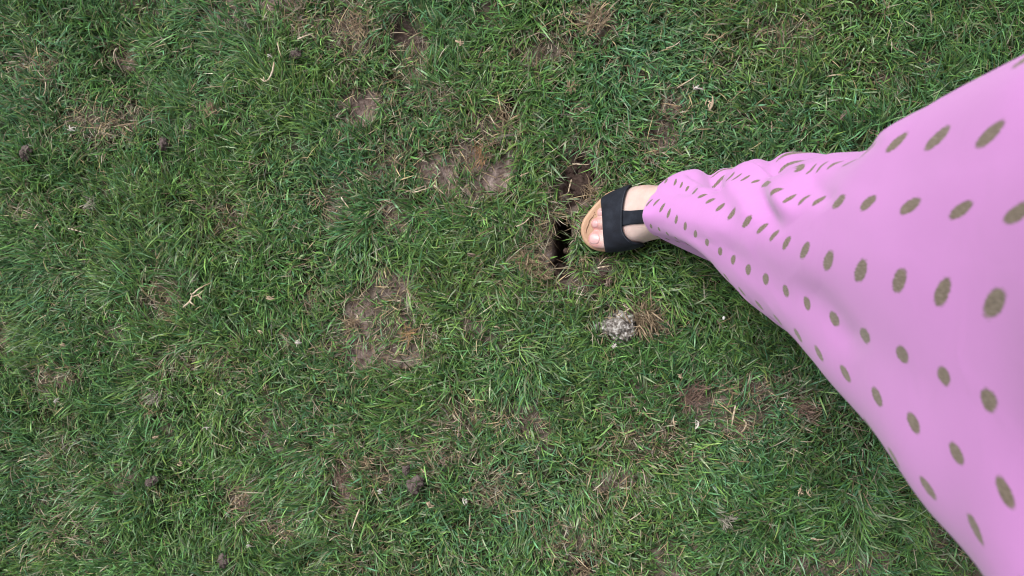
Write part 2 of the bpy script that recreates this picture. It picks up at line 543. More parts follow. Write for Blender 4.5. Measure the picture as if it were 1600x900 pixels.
bp.inputs['Distance'].default_value = 0.004
nt.links.new(n2.outputs['Fac'], bp.inputs['Height'])
nt.links.new(bp.outputs['Normal'], b.inputs['Normal'])
ground = mesh_np('ground', np.stack([xf, yf, Z], -1), F, m)
ground['kind'] = 'structure'
ground['label'] = 'brown soil of the lawn with bare patches and a dug hole'
for nm, val in (('bare', np.clip(bare_g * 1.3, 0, 1)), ('far', np.clip((np.maximum(np.abs(xf), np.abs(yf)) - 1.2) / 0.6, 0, 1)),
                ('deep_soil', np.clip((dep_g - 0.007) / 0.008, 0, 1))):
    a = ground.data.attributes.new(nm, 'FLOAT', 'POINT')
    a.data.foreach_set('value', val.astype(np.float32))


# ------------------------------------------------------------------ grass
def blades(x, y, z, length, width, az, lean, curl, colr, tipc, nseg=3, lift=None):
    """one curved tapering strip per root point; returns verts, tris, colours"""
    n = len(x)
    t = np.linspace(0, 1, nseg + 1)
    # elevation along the blade: starts steep, bends over
    el0 = (math.pi / 2 - lean * 0.55)[:, None]
    el1 = (math.pi / 2 - lean - curl)[:, None]
    el = el0 + (el1 - el0) * t[None, :]
    ds = (length / nseg)[:, None]
    midel = 0.5 * (el[:, 1:] + el[:, :-1])
    turn = rng.normal(0, 0.22, n)[:, None] * t[None, 1:]
    a = az[:, None] + turn
    hx = np.cumsum(np.cos(midel) * np.cos(a) * ds, 1)
    hy = np.cumsum(np.cos(midel) * np.sin(a) * ds, 1)
    hz = np.cumsum(np.sin(midel) * ds, 1)
    zero = np.zeros((n, 1))
    cx = x[:, None] + np.concatenate([zero, hx], 1)
    cy = y[:, None] + np.concatenate([zero, hy], 1)
    cz = z[:, None] + np.maximum(np.concatenate([zero, hz], 1), -0.002)
    roll = rng.normal(0, 0.6, n)
    sx, sy = -np.sin(az) * np.cos(roll), np.cos(az) * np.cos(roll)
    sz = np.sin(roll)
    wprof = np.interp(t, [0, 0.35, 0.75, 1], [0.75, 1.0, 0.72, 0.0])
    V = []
    C = []
    per = 2 * nseg + 1
    out = np.zeros((n, per, 3), np.float32)
    cc = np.zeros((n, per, 3), np.float32)
    for k in range(nseg):
        w = (width * wprof[k] * 0.5)
        for s, sg in enumerate((-1, 1)):
            out[:, 2 * k + s, 0] = cx[:, k] + sg * sx * w
            out[:, 2 * k + s, 1] = cy[:, k] + sg * sy * w
            out[:, 2 * k + s, 2] = cz[:, k] + sg * sz * w
            cc[:, 2 * k + s] = colr + (tipc - colr) * (t[k] ** 2)
    out[:, -1] = np.stack([cx[:, -1], cy[:, -1], cz[:, -1]], -1)
    cc[:, -1] = tipc
    tri = []
    for k in range(nseg - 1):
        tri += [(2 * k, 2 * k + 1, 2 * k + 3), (2 * k, 2 * k + 3, 2 * k + 2)]
    tri.append((2 * nseg - 2, 2 * nseg - 1, 2 * nseg))
    tri = np.array(tri)
    F = (np.arange(n)[:, None, None] * per + tri[None]).reshape(-1, 3)
    return out.reshape(-1, 3), F, cc.reshape(-1, 3)


KEEP_OFF = [(966, 511, 27), (945, 511, 12), (887, 432, 16), (877, 372, 14), (878, 390, 15)]      # things lying on the ground push the grass aside (px, radius)


def clear_mask(x, y):
    ok = np.ones(len(x), bool)
    grow = sole_cent + (sole_c - sole_cent) * 1.005
    for poly in (grow, mirror_left(np.c_[grow, np.zeros(len(grow))])[:, :2]):
        ok &= ~inside_poly(x, y, poly[::2])
    px, py = proj(x, y, 0 * x)
    for cx, cy, r in KEEP_OFF:
        ok &= np.hypot(px - cx, py - cy) > r
    return ok


def lawn_colour(x, y, dead):
    n = len(x)
    g1 = np.array([0.078, 0.180, 0.044])     # leaf green
    g2 = np.array([0.122, 0.210, 0.052])     # yellow green
    g3 = np.array([0.072, 0.184, 0.100])     # blue green
    g4 = np.array([0.034, 0.086, 0.028])     # dark green
    a = np.clip(0.5 + 0.9 * fbm(x, y, 9, 200, 2) + rng.normal(0, 0.35, n), 0, 1)[:, None]
    b_ = np.clip(0.22 + 0.5 * fbm(x, y, 6, 230, 2) + rng.normal(0, 0.35, n), 0, 1)[:, None]
    c = g1 * (1 - a) + g2 * a
    c = c * (1 - b_) + g3 * b_
    k = rng.random(n)[:, None]
    c = np.where(k < 0.20, g4, np.where(k > 0.90, np.array([0.165, 0.21, 0.125]), c))
    c = c * rng.lognormal(0.03, 0.32, n)[:, None]
    d1 = np.array([0.25, 0.20, 0.13]); d2 = np.array([0.16, 0.12, 0.088]); d3 = np.array([0.42, 0.38, 0.29]); d4 = np.array([0.16, 0.135, 0.118])
    p = rng.random(n)
    d = np.where((p < .35)[:, None], d1, np.where((p < .6)[:, None], d2, np.where((p < .8)[:, None], d3, d4))) * rng.lognormal(0, 0.22, n)[:, None]
    isd = rng.random(n) < np.clip(0.05 + 0.52 * dead, 0, 0.9)
    return np.where(isd[:, None], d, c), isd


def scatter(n, x0, x1, y0, y1):
    return rng.uniform(x0, x1, n), rng.uniform(y0, y1, n)


VX0, VX1, VY0, VY1 = -1.2, 0.75, -0.66, 0.66
parts = []
# living blades, thick on the part of the lawn in view
x, y = scatter(290000, VX0, VX1, VY0, VY1)
ba, de, dp = patch_fields(x, y)
keep = (rng.random(len(x)) > ba * 0.97) & clear_mask(x, y) & (dp < 0.012)
x, y, ba, de, dp = x[keep], y[keep], ba[keep], de[keep], dp[keep]
# tufts: roots gather slightly
cellx = fbm(x, y, 60, 300, 1); celly = fbm(x, y, 60, 310, 1)
x = x + 0.006 * cellx; y = y + 0.006 * celly
ok = clear_mask(x, y)
x, y, ba, de, dp = x[ok], y[ok], ba[ok], de[ok], dp[ok]
n = len(x)
z = ground_z(x, y, dp)
flow = fbm(x, y, 5.5, 330, 2) * 5.0 + fbm(x, y, 18, 350, 2) * 2.4
az = flow + 2.6 + rng.normal(0, 0.85, n)
rnd = rng.random(n) < 0.25
az[rnd] = rng.uniform(0, 2 * math.pi, rnd.sum())
hgt = np.clip(1 + 0.55 * fbm(x, y, 10, 370, 2), 0.5, 1.6) * (1 - 0.35 * ba) * (1 - 0.15 * de)
length = np.clip(rng.normal(0.0305, 0.0095, n), 0.010, 0.065) * hgt
width = np.clip(rng.normal(0.0019, 0.0006, n), 0.0008, 0.004)
lean = np.clip(rng.normal(0.92, 0.30, n), 0.1, 1.45)
curl = np.clip(rng.normal(0.35, 0.35, n), -0.3, 1.1)
c, isd = lawn_colour(x, y, de)
width = np.where(isd, width * 0.7, width)
lean = np.where(isd, np.clip(lean + 0.3, 0, 1.5), lean)
tip = c * np.where(isd[:, None], 1.1, 1.18) + np.where((rng.random(n) < 0.16)[:, None], np.array([0.10, 0.06, 0.015]), 0)  # tips lightened in colour, for light-and-shade contrast within the grass
parts.append(blades(x, y, z, length, width, az, lean, curl, c, tip, 3))
# the lawn further out, beyond the picture
x, y = scatter(250000, -2.5, 2.2, -1.9, 1.9)
k = ~((x > VX0) & (x < VX1) & (y > VY0) & (y < VY1)) & clear_mask(x, y)
x, y = x[k], y[k]
n = len(x)
ba, de, dp = patch_fields(x, y)
k = rng.random(n) > ba * 0.9
x, y, de = x[k], y[k], de[k]
n = len(x)
c, isd = lawn_colour(x, y, de)
parts.append(blades(x, y, ground_z(x, y), np.clip(rng.normal(0.034, 0.01, n), 0.014, 0.065), np.clip(rng.normal(0.0034, 0.0008, n), 0.0015, 0.006),
                    fbm(x, y, 5.5, 330, 2) * 5 + rng.normal(0, 0.9, n), np.clip(rng.normal(0.8, .3, n), .1, 1.4), np.clip(rng.normal(.35, .3, n), -.3, 1), c, c * 1.15, 2))
# thatch: flattened dead and dark blades close to the soil
x, y = scatter(70000, VX0, VX1, VY0, VY1)
ba, de, dp = patch_fields(x, y)
keep = (rng.random(len(x)) < 0.22 + 0.70 * de) & (rng.random(len(x)) > np.clip(ba - 0.45, 0, 1) * 1.05) & clear_mask(x, y) & (dp < 0.010)
x, y, ba, de, dp = x[keep], y[keep], ba[keep], de[keep], dp[keep]
n = len(x)
z = ground_z(x, y, dp) + rng.uniform(0.0, 0.012, n) * (1 - 0.5 * ba)
p = rng.random(n)
c = np.where((p < .3)[:, None], [0.34, 0.26, 0.15], np.where((p < .55)[:, None], [0.19, 0.13, 0.085], np.where((p < .8)[:, None], [0.27, 0.22, 0.165], [0.07, 0.085, 0.035])))
c = c * rng.lognormal(-0.1, 0.28, n)[:, None]
parts.append(blades(x, y, z, np.clip(rng.normal(0.022, 0.009, n), 0.008, 0.05), np.clip(rng.normal(0.0011, 0.0004, n), 0.0005, 0.0025),
                    rng.uniform(0, 2 * math.pi, n), np.clip(rng.normal(1.45, .12, n), 1.1, 1.6), rng.normal(0.05, .12, n), c, c * 1.1, 3))
off = 0
VV, FF, CC = [], [], []
for v, f, c in parts:
    VV.append(v); FF.append(f + off); CC.append(c)
    off += len(v)
grass = mesh_np('grass', np.concatenate(VV), np.concatenate(FF), M['grass'])
set_col(grass, np.clip(np.concatenate(CC), 0, 1))
grass['kind'] = 'stuff'
grass['label'] = 'short green lawn grass with dry straw blades and bare patches'
grass['category'] = 'grass'

# ------------------------------------------------------------------ the person
# foot sections under and behind the strap: px, y top edge, y bottom edge (pixels), height of the instep (m)
SEC = np.array([
    (934, 320, 388, .047), (942, 311, 389.5, .052), (952, 305, 389.5, .058), (965, 299, 388.5, .065), (978, 294, 386.5, .073), (990, 290, 383.5, .083),
    (1003, 287.5, 379, .095), (1016, 287.5, 374.5, .108), (1030, 289, 371, .124), (1046, 292, 369, .143), (1062, 296, 367.5, .160)], float)


def section(px):
    yt, yb, zt = (np.interp(px, SEC[:, 0], SEC[:, k]) for k in (1, 2, 3))
    zm = ZS + 0.35 * (zt - ZS)
    A, B = at(px, yt, zm), at(px, yb, zm)
    return A, B, zt


def sec_point(px, th, grow=0.0):
    """point of the section at angle th: 0 = little-toe side, pi = big-toe side, pi/2 = top"""
    A, B, zt = section(px)
    c = (A + B) / 2
    half = np.linalg.norm(A - B, axis=-1) / 2 + grow
    e = 0.82
    s, co = np.sin(th), np.cos(th)
    yy = np.sign(co) * np.abs(co) ** e * half
    zz = np.sign(s) * np.abs(s) ** e * np.where(s > 0, zt - ZS + grow, 0.012)
    return np.stack([c[..., 0] + 0 * yy, c[..., 1] + yy, ZS + 0.012 + zz * (zt - ZS - 0.012 + grow) / (zt - ZS + grow)], -1) if False else \
        np.stack([c[..., 0] + 0 * yy, c[..., 1] + yy, ZS + zz + 0 * yy], -1)


def hull_of(bm, pts):
    vs_ = [bm.verts.new(p) for p in pts]
    bmesh.ops.convex_hull(bm, input=vs_)


def ball(c, r, sz=1.0, sx=1.0):
    out = []
    for i in range(1, 8):
        ph = math.pi * i / 8
        for j in range(14):
            t = 2 * math.pi * j / 14
            out.append((c[0] + sx * r * math.sin(ph) * math.cos(t), c[1] + r * math.sin(ph) * math.sin(t), c[2] + sz * r * math.cos(ph)))
    out += [(c[0], c[1], c[2] + sz * r), (c[0], c[1], c[2] - sz * r)]
    return out


def remeshed(name, pieces, voxel, smooth):
    bm = bmesh.new()
    for pts in pieces:
        hull_of(bm, [tuple(map(float, p)) for p in pts])
    bmesh.ops.recalc_face_normals(bm, faces=bm.faces)
    me = bpy.data.meshes.new(name)
    bm.to_mesh(me)
    bm.free()
    o = bpy.data.objects.new(name, me)
    col.objects.link(o)
    baked(o, [('REMESH', dict(mode='VOXEL', voxel_size=voxel)), ('SMOOTH', dict(factor=0.5, iterations=smooth))])
    return o


def P(px, py, z):
    return tuple(float(v) for v in at(px, py, z))


pieces = []
pxs = SEC[:, 0]
ths = np.linspace(0, math.pi, 19)
rings = [np.concatenate([sec_point(np.full(19, p), ths), sec_point(np.full(2, p), np.array([0, math.pi])) - [0, 0, 0.0]]) for p in pxs]
for k in range(len(rings)):
    base = rings[k].copy()
    base[:, 2] = ZS + 0.001
    rings[k] = np.concatenate([rings[k], base])
for a_r, b_r in zip(rings[2:-1], rings[3:]):
    pieces.append(np.concatenate([a_r, b_r]))


def toe(tip, mid, base, r, rz=0.85, lift=0.0):
    zc = ZS + r * rz
    t0, t1, t2 = P(tip[0], tip[1], zc), P(mid[0], mid[1], zc + lift), P(base[0], base[1], zc + 0.006)
    pieces.append(ball(t0, r, rz) + ball(t1, r * 0.97, rz))
    pieces.append(ball(t1, r * 0.97, rz) + ball(t2, r * 1.05, rz))


toe((932.5, 374), (944, 375), (965, 374), 0.0130, 0.74, 0.003)
toe((932.8, 349.5), (943, 349), (970, 350), 0.0091, 1.0, 0.004)
toe((940, 332.2), (950, 332), (972, 333), 0.0074, 1.0, 0.004)
toe((949.5, 318.5), (958, 318), (975, 319), 0.0068, 1.0, 0.004)
toe((958, 306.5), (965, 306), (980, 308), 0.0068, 1.0, 0.002)
# heel, ankle, shin, knee
heel = P(1132, 333, ZS + 0.030)
ank = P(1088, 331, 0.105)
pieces.append(list(rings[-1]) + ball(heel, 0.030) )
pieces.append(list(rings[-1]) + ball(ank, 0.034))
pieces.append(ball(heel, 0.029) + ball(P(1100, 331, 0.12), 0.033))
shin = (0.120, 0.088, 0.20)
calf = (0.168, 0.074, 0.33)
knee = (0.195, 0.055, 0.45)
hipj = (0.275, 0.035, 0.78)
pieces.append(ball(ank, 0.034) + ball(shin, 0.030))
pieces.append(ball(shin, 0.030) + ball(calf, 0.037))
foot = remeshed('person', pieces, 0.0017, 9)

pv = np.zeros(len(foot.data.vertices) * 3, np.float32)
foot.data.vertices.foreach_get('co', pv)
pv = pv.reshape(-1, 3)
pf = [tuple(p.vertices) for p in foot.data.polygons]
foot_bvh = BVHTree.FromPolygons([tuple(v) for v in pv], pf)

# upper legs, hips, trunk: coarse, all under the dress
L_ank = mirror_left(np.array([ank]))[0]
big = []
lk, lh = (0.345, -0.05, 0.44), (0.305, -0.075, 0.78)
lcalf = (L_ank[0] * .45 + lk[0] * .55, L_ank[1] * .45 + lk[1] * .55, 0.31)
chain = lambda pts: [big.append(ball(a_[0], a_[1]) + ball(b_[0], b_[1])) for a_, b_ in zip(pts[:-1], pts[1:])]
chain([(calf, .037), (knee, .042), (hipj, .066)])
chain([(tuple(L_ank), .034), (lcalf, .043), (lk, .048), (lh, .070)])
pel = (0.275, -0.015, 0.84)
chain([(hipj, .075), (pel, .085), (lh, .075)])
wst = (0.285, -0.015, 1.0)
big.append(ball((0.28, 0.035, 0.86), .085) + ball((0.28, -0.07, 0.86), .085) + ball((0.285, 0.02, 1.02), .085) + ball((0.285, -0.05, 1.02), .085))
big.append(ball((0.285, 0.02, 1.02), .085) + ball((0.285, -0.05, 1.02), .085) + ball((0.285, 0.05, 1.22), .088) + ball((0.285, -0.08, 1.22), .088))
big.append(ball((0.285, 0.05, 1.22), .085) + ball((0.285, -0.08, 1.22), .085) + ball((0.295, 0.13, 1.34), .045) + ball((0.295, -0.16, 1.34), .045))
trunk = remeshed('trunk_tmp', big, 0.008, 4)
tv = np.zeros(len(trunk.data.vertices) * 3, np.float32)
trunk.data.vertices.foreach_get('co', tv)
tv = tv.reshape(-1, 3)
tf = [tuple(p.vertices) for p in trunk.data.polygons]
low = pv[:, 2] < 0.24
lv = mirror_left(pv)
allv = np.concatenate([pv, tv, lv])
allf = pf + [tuple(i + len(pv) for i in f) for f in tf] + [tuple(reversed([i + len(pv) + len(tv) for i in f])) for f in pf]
# the mirrored lower leg leans towards the left knee so that it stays inside the skirt
lz = lv[:, 2]
k = np.clip((lz - 0.10) / 0.23, 0, 1)
mc = mirror_left(np.array([calf]))[0]
allv[len(pv) + len(tv):, 0] += k * (lcalf[0] - mc[0])
allv[len(pv) + len(tv):, 1] += k * (lcalf[1] - mc[1])
bpy.data.objects.remove(foot)
bpy.data.objects.remove(trunk)
person = mesh_np('person', allv, allf, M['skin'])
tag(person, 'person in a long pink dress with gold dots stepping forward in an open-toed black sandal', 'person')
ppx, ppy = proj(allv[:, 0], allv[:, 1], allv[:, 2])
pk = np.clip((946 - ppx) / 14, 0, 1) + 0.45 * np.clip(1 - np.abs(ppy - 284) / 12, 0, 1)
a = person.data.attributes.new('pink', 'FLOAT', 'POINT')
a.data.foreach_set('value', np.clip(pk, 0, 1).astype(np.float32))


# ---- toenails: curved plates lying on the toes
def nail(cx, cy, rx, ry, label=None):
    V, Fc = [], []
    nr, na = 5, 24
    ctr = None
    for r in range(nr + 1):
        for j in range(na):
            t = 2 * math.pi * j / na
            q = r / nr
            sq = 0.72
            ex = math.copysign(abs(math.cos(t)) ** sq, math.cos(t))
            ey = math.copysign(abs(math.sin(t)) ** sq, math.sin(t))
            p = Vector(P(cx + rx * q * ex, cy + ry * q * ey, 0.2))
            hit = foot_bvh.ray_cast(p, Vector((0, 0, -1)))
            zz = hit[0].z if hit[0] else ZS + 0.01
            if ctr is None:
                ctr = zz
            zz = max(zz, zz * 0.75 + (ctr - 0.0012) * 0.25) if zz < ctr else zz
            V.append((p.x, p.y, zz + 0.0004 * (1 - 0.6 * q ** 4)))
    for r in range(nr):
        for j in range(na):
            Fc.append((r * na + j, r * na + (j + 1) % na, (r + 1) * na + (j + 1) % na, (r + 1) * na + j))
    # rim down into the toe
    base = len(V)
    for j in range(na):
        v = V[nr * na + j]
        V.append((v[0], v[1], v[2] - 0.0012))
    for j in range(na):
        Fc.append((nr * na + j, nr * na + (j + 1) % na, base + (j + 1) % na, base + j))
    return V, Fc


def toenail(cx, cy, rx, ry):
    # px at z=.2 differ from px at the toe: shift about the camera foot point
    q = P(cx, cy, ZS + 0.022)
    qx, qy = proj(np.array([q[0]]), np.array([q[1]]), np.array([0.2]))
    s = (H - 0.052) / (H - 0.2)
    V, Fc = nail(float(qx[0]), float(qy[0]), rx * s, ry * s)
    mesh_np('toenail', V, Fc, M['nail'], person)
    mesh_np('toenail', mirror_left(np.array(V)), [tuple(reversed(f)) for f in Fc], M['nail'], person)


toenail(928.5, 372.5, 8.2, 8.6)
toenail(929.5, 349.3, 4.6, 5.6)
toenail(937.0, 331.8, 3.8, 4.6)


# ---- sandals
def extrude_outline(c, zs, insets):
    """stack of closed rings (outline c inset by so many metres) with caps"""
    n = len(c)
    d = np.roll(c, -1, 0) - np.roll(c, 1, 0)
    nrm = np.stack([d[:, 1], -d[:, 0]], -1)
    nrm /= np.linalg.norm(nrm, axis=1)[:, None]
    if np.sum((c - c.mean(0)) * nrm) < 0:
        nrm = -nrm
    V = [np.c_[c - nrm * i, np.full(n, z)] for z, i in zip(zs, insets)]
    Fc = []
    for k in range(len(zs) - 1):
        for j in range(n):
            Fc.append((k * n + j, k * n + (j + 1) % n, (k + 1) * n + (j + 1) % n, (k + 1) * n + j))
    Fc.append(tuple(range((len(zs) - 1) * n, len(zs) * n)))
    Fc.append(tuple(reversed(range(n))))
    return np.concatenate(V), Fc


def grid_shell(Gt, Gb):
    """closed thin shell between two (m,n,3) grids"""
    m_, n_, _ = Gt.shape
    V = np.concatenate([Gt.reshape(-1, 3), Gb.reshape(-1, 3)])
    o_ = m_ * n_
    Fc = []
    for i in range(m_ - 1):
        for j in range(n_ - 1):
            a_, b_, c_, d_ = i * n_ + j, i * n_ + j + 1, (i + 1) * n_ + j + 1, (i + 1) * n_ + j
            Fc.append((a_, b_, c_, d_))
            Fc.append((o_ + d_, o_ + c_, o_ + b_, o_ + a_))
    rim = [j for j in range(n_)] + [i * n_ + n_ - 1 for i in range(1, m_)] + [(m_ - 1) * n_ + j for j in range(n_ - 2, -1, -1)] + [i * n_ for i in range(m_ - 2, 0, -1)]
    for p, q in zip(rim, rim[1:] + rim[:1]):
        Fc.append((q, p, o_ + p, o_ + q))
    return V, Fc


def strap_grids():
    th = np.linspace(-0.22, math.pi + 0.22, 61)
    yl = [(938.5, 304), (940, 320), (942, 345), (944, 376), (946, 393)]
    yr = [(987, 285), (979.5, 296), (975.6, 312), (973, 330), (973, 352), (979.5, 366), (989, 377), (1006, 385)]
    # position across, 0 at the little-toe side, 1 at the big-toe side
    q = (1 - np.cos(np.clip(th, 0, math.pi))) / 2
    Lx = np.interp(304 + q * (393 - 304), [p[1] for p in yl], [p[0] for p in yl])
    Rx = np.interp(285 + q * (385 - 285), [p[1] for p in yr], [p[0] for p in yr])
    ker = np.array([1, 2, 3, 2, 1]) / 9
    Rx = np.convolve(np.pad(Rx, 2, mode='edge'), ker, 'valid')
    v = np.linspace(0, 1, 19)
    px = Lx[:, None] + (Rx - Lx)[:, None] * v[None]
    T = np.repeat(th[:, None], 19, 1)
    edge_drop = np.minimum(np.minimum(v, 1 - v) / 0.10, 1)[None]
    top = sec_point(px, T, 0.0042)
    bot = sec_point(px, T, 0.0016)
    top[..., 2] += 0.0022 - 0.0007 * (1 - edge_drop)
    bot[..., 2] += 0.0014
    # lower ends go down past the footbed edge into the sole
    dn = np.maximum(np.maximum(-T, T - math.pi), 0) / 0.22
    top[..., 2] -= dn * 0.014
    bot[..., 2] -= dn * 0.014
    return top, bot


def tongue_grids():
    px = np.linspace(969, 1052, 26)
    w = np.linspace(-1, 1, 13)
    yc = np.interp(px, [969, 1005, 1052], [341.5, 338.5, 336])
    hw = np.interp(px, [969, 976, 985, 1010, 1052], [13.5, 11.6, 10.6, 10.6, 10.5])
    A, B, zt = section(px)
    Gt = np.zeros((26, 13, 3)); Gb = Gt.copy()
    for i in range(26):
        for j in range(13):
            x0, y0, _ = at(px[i], yc[i] + hw[i] * w[j], zt[i])
            hit = foot_bvh.ray_cast(Vector((float(x0), float(y0), 0.3)), Vector((0, 0, -1)))
            zz = hit[0].z if hit[0] is not None and hit[0].z < 0.25 else zt[i]
            e = 0.0006 * max(0, abs(w[j]) - 0.8) / 0.2
            Gt[i, j] = (x0, y0, zz + 0.0040 - e)
            Gb[i, j] = (x0, y0, zz + 0.0006)
    return Gt, Gb


def tube(path, radii, nseg=8):
    path = [Vector(p) for p in path]
    V, Fc = [], []
    for i, p in enumerate(path):
        d = (path[min(i + 1, len(path) - 1)] - path[max(i - 1, 0)]).normalized()
        u = d.cross(Vector((0.13, 0.2, 1))).normalized()
        w = d.cross(u)
        for j in range(nseg):
            t = 2 * math.pi * j / nseg
            V.append(tuple(p + (u * math.cos(t) + w * math.sin(t)) * radii[i]))
    for i in range(len(path) - 1):
        for j in range(nseg):
            a_, b_ = i * nseg + j, i * nseg + (j + 1) % nseg
            Fc.append((a_, b_, b_ + nseg, a_ + nseg))
    Fc.append(tuple(reversed(range(nseg))))
    Fc.append(tuple(range((len(path) - 1) * nseg, len(path) * nseg)))
    return V, Fc


def make_sandal(mir):
    tr = (lambda V: mirror_left(np.array(V))) if mir else (lambda V: np.array(V))
    fl = (lambda Fs: [tuple(reversed(f)) for f in Fs]) if mir else (lambda Fs: Fs)
    zf = -0.012 if mir else 0.0
    V, Fc = extrude_outline(sole_c, [-0.004, -0.001, 0.012, 0.0145], [0.004, 0.001, 0.0004, 0.0012])
    sandal = mesh_np('sandal', tr(V), fl(Fc), M['outsole'], person, smooth=False)
    sandal['label'] = 'flat open-toed black suede sandal with a tan footbed' if not mir else 'black suede sandal hidden under the skirt'
    V, Fc = extrude_outline(sole_c, [0.0148, 0.0158, 0.0255, 0.0285, 0.0300, 0.0303, 0.0296, 0.0290], [0.0008, 0.0002, 0.0, 0.0007, 0.0022, 0.0038, 0.0062, 0.0105])
    mesh_np('footbed', tr(V), fl(Fc), M['footbed'], sandal)
    Gt, Gb = strap_grids()
    V, Fc = grid_shell(Gt, Gb)
    mesh_np('strap', tr(V), fl(Fc), M['suede'], sandal)
    Gt2, Gb2 = tongue_grids()
    V, Fc = grid_shell(Gt2, Gb2)
    mesh_np('instep_strap', tr(V), fl(Fc), M['suede'], sandal)
    # seam along the back edge of the wide strap
    sm = [tuple(Gt[i, -2] + [0, 0, 0.0005]) for i in range(16, 46)]
    V, Fc = tube(sm, [0.00055] * len(sm), 6)
    mesh_np('seam', tr(V), fl(Fc), M['thread'], sandal)
    # row of perforations in front of the toes
    pts = closed_spline(at([929.8, 926.7, 922.8, 920.6, 919.5, 917.6, 916.4, 915.6, 915.8, 918, 922, 930],
                           [334.5, 338.4, 342.3, 346.2, 351, 355, 359, 364, 370, 377, 382, 386], ZS)[:, :2], 120)[:72:2]
    VV_, FF_ = [], []
    for q in pts:
        b0 = len(VV_)
        for j in range(6):
            VV_.append((q[0] + 0.00055 * math.cos(j * 1.047), q[1] + 0.00055 * math.sin(j * 1.047), 0.0300))
        for j in range(6):
            VV_.append((q[0] + 0.0007 * math.cos(j * 1.047), q[1] + 0.0007 * math.sin(j * 1.047), 0.0280))
        FF_.append(tuple(range(b0, b0 + 6)))
        for j in range(6):
            FF_.append((b0 + 6 + j, b0 + 6 + (j + 1) % 6, b0 + (j + 1) % 6, b0 + j))
    mesh_np('perforation_row', tr(VV_), fl(FF_), M['stitch'], sandal, smooth=False)
    return sandal


make_sandal(False)
make_sandal(True)

# ---- the dress: rings of eight control points, front ones read off the photograph at their height
# each row: R, FR, F, FL, L as (px, py, z), then BL, B, BR as world points
W = lambda *p: np.array(p, float)
g = lambda t: at(*t)
ROWS = [
    # hem, draped over the instep
    (g((1042, 284, .062)), g((1018, 308, .105)), g((1005, 336, .128)), g((1012, 356, .110)), g((1036, 373, .070)), W(.47, -.085, .05), W(.62, -.03, .05), W(.24, .135, .05)),
    (g((1066, 273, .135)), g((1040, 305, .150)), g((1026, 337, .160)), g((1036, 362, .150)), g((1062, 378, .13)), W(.46, -.085, .11), W(.60, -.03, .11), W(.24, .132, .11)),
    (g((1108, 292, .21)), g((1074, 306, .215)), g((1058, 341, .220)), g((1066, 371, .215)), g((1094, 389, .20)), W(.44, -.095, .20), W(.55, -.06, .20), W(.24, .112, .20)),
    (g((1164, 253, .29)), g((1124, 303, .295)), g((1104, 350, .30)), g((1114, 392, .295)), g((1140, 440, .285)), W(.43, -.115, .29), W(.52, -.06, .29), W(.25, .115, .29)),
    (g((1204, 269, .36)), g((1168, 304, .365)), g((1152, 358, .37)), g((1164, 418, .365)), g((1196, 488, .36)), W(.41, -.13, .36), W(.49, -.055, .36), W(.26, .108, .36)),
    (g((1262, 255, .43)), g((1214, 305, .435)), g((1200, 368, .44)), g((1216, 448, .435)), g((1250, 538, .43)), W(.395, -.14, .43), W(.465, -.05, .43), W(.265, .106, .43)),
    (g((1335, 249, .50)), g((1268, 308, .505)), g((1252, 378, .51)), g((1268, 476, .505)), g((1304, 603, .50)), W(.375, -.15, .50), W(.44, -.04, .50), W(.275, .108, .50)),
    (g((1378, 214, .575)), g((1328, 304, .58)), g((1316, 388, .585)), g((1332, 520, .58)), g((1374, 683, .575)), W(.335, -.165, .575), W(.405, -.03, .575), W(.29, .118, .575)),
    (g((1460, 166, .64)), g((1400, 290, .645)), g((1388, 392, .65)), g((1402, 560, .645)), g((1446, 786, .64)), W(.33, -.175, .64), W(.40, -.025, .64), W(.30, .125, .64)),
    (g((1548, 122, .70)), g((1480, 270, .703)), g((1470, 396, .705)), g((1486, 600, .703)), g((1548, 906, .70)), W(.325, -.18, .70), W(.40, -.02, .70), W(.30, .13, .70)),
    (g((1660, 75, .76)), g((1590, 245, .762)), g((1580, 400, .765)), g((1600, 655, .762)), g((1680, 1060, .76)), W(.325, -.18, .76), W(.40, -.018, .76), W(.30, .135, .76)),
    (W(.215, .123, .84), W(.172, .065, .84), W(.162, -.012, .84), W(.172, -.09, .84), W(.215, -.15, .84), W(.33, -.17, .84), W(.40, -.015, .84), W(.325, .135, .84)),
    (W(.225, .100, .95), W(.188, .05, .95), W(.180, -.013, .95), W(.188, -.08, .95), W(.225, -.13, .95), W(.33, -.14, .95), W(.385, -.015, .95), W(.33, .110, .95)),
    (W(.225, .088, 1.03), W(.193, .04, 1.03), W(.186, -.014, 1.03), W(.193, -.07, 1.03), W(.225, -.117, 1.03), W(.325, -.125, 1.03), W(.378, -.015, 1.03), W(.325, .096, 1.03)),
    (W(.215, .118, 1.20), W(.170, .060, 1.20), W(.168, -.015, 1.20), W(.170, -.09, 1.20), W(.215, -.148, 1.20), W(.33, -.150, 1.20), W(.385, -.015, 1.20), W(.33, .120, 1.20)),
    (W(.222, .135, 1.29), W(.196, .065, 1.29), W(.198, -.015, 1.29), W(.196, -.095, 1.29), W(.222, -.165, 1.29), W(.33, -.165, 1.30), W(.382, -.015, 1.31), W(.33, .135, 1.30)),
]
order = [6, 5, 4, 3, 2, 1, 0, 7]          # B, BL, L, FL, F, FR, R, BR  -> param -4 .. 3
ctrl = np.array([[r[i] for i in order] for r in ROWS])      # rows x 8 x 3


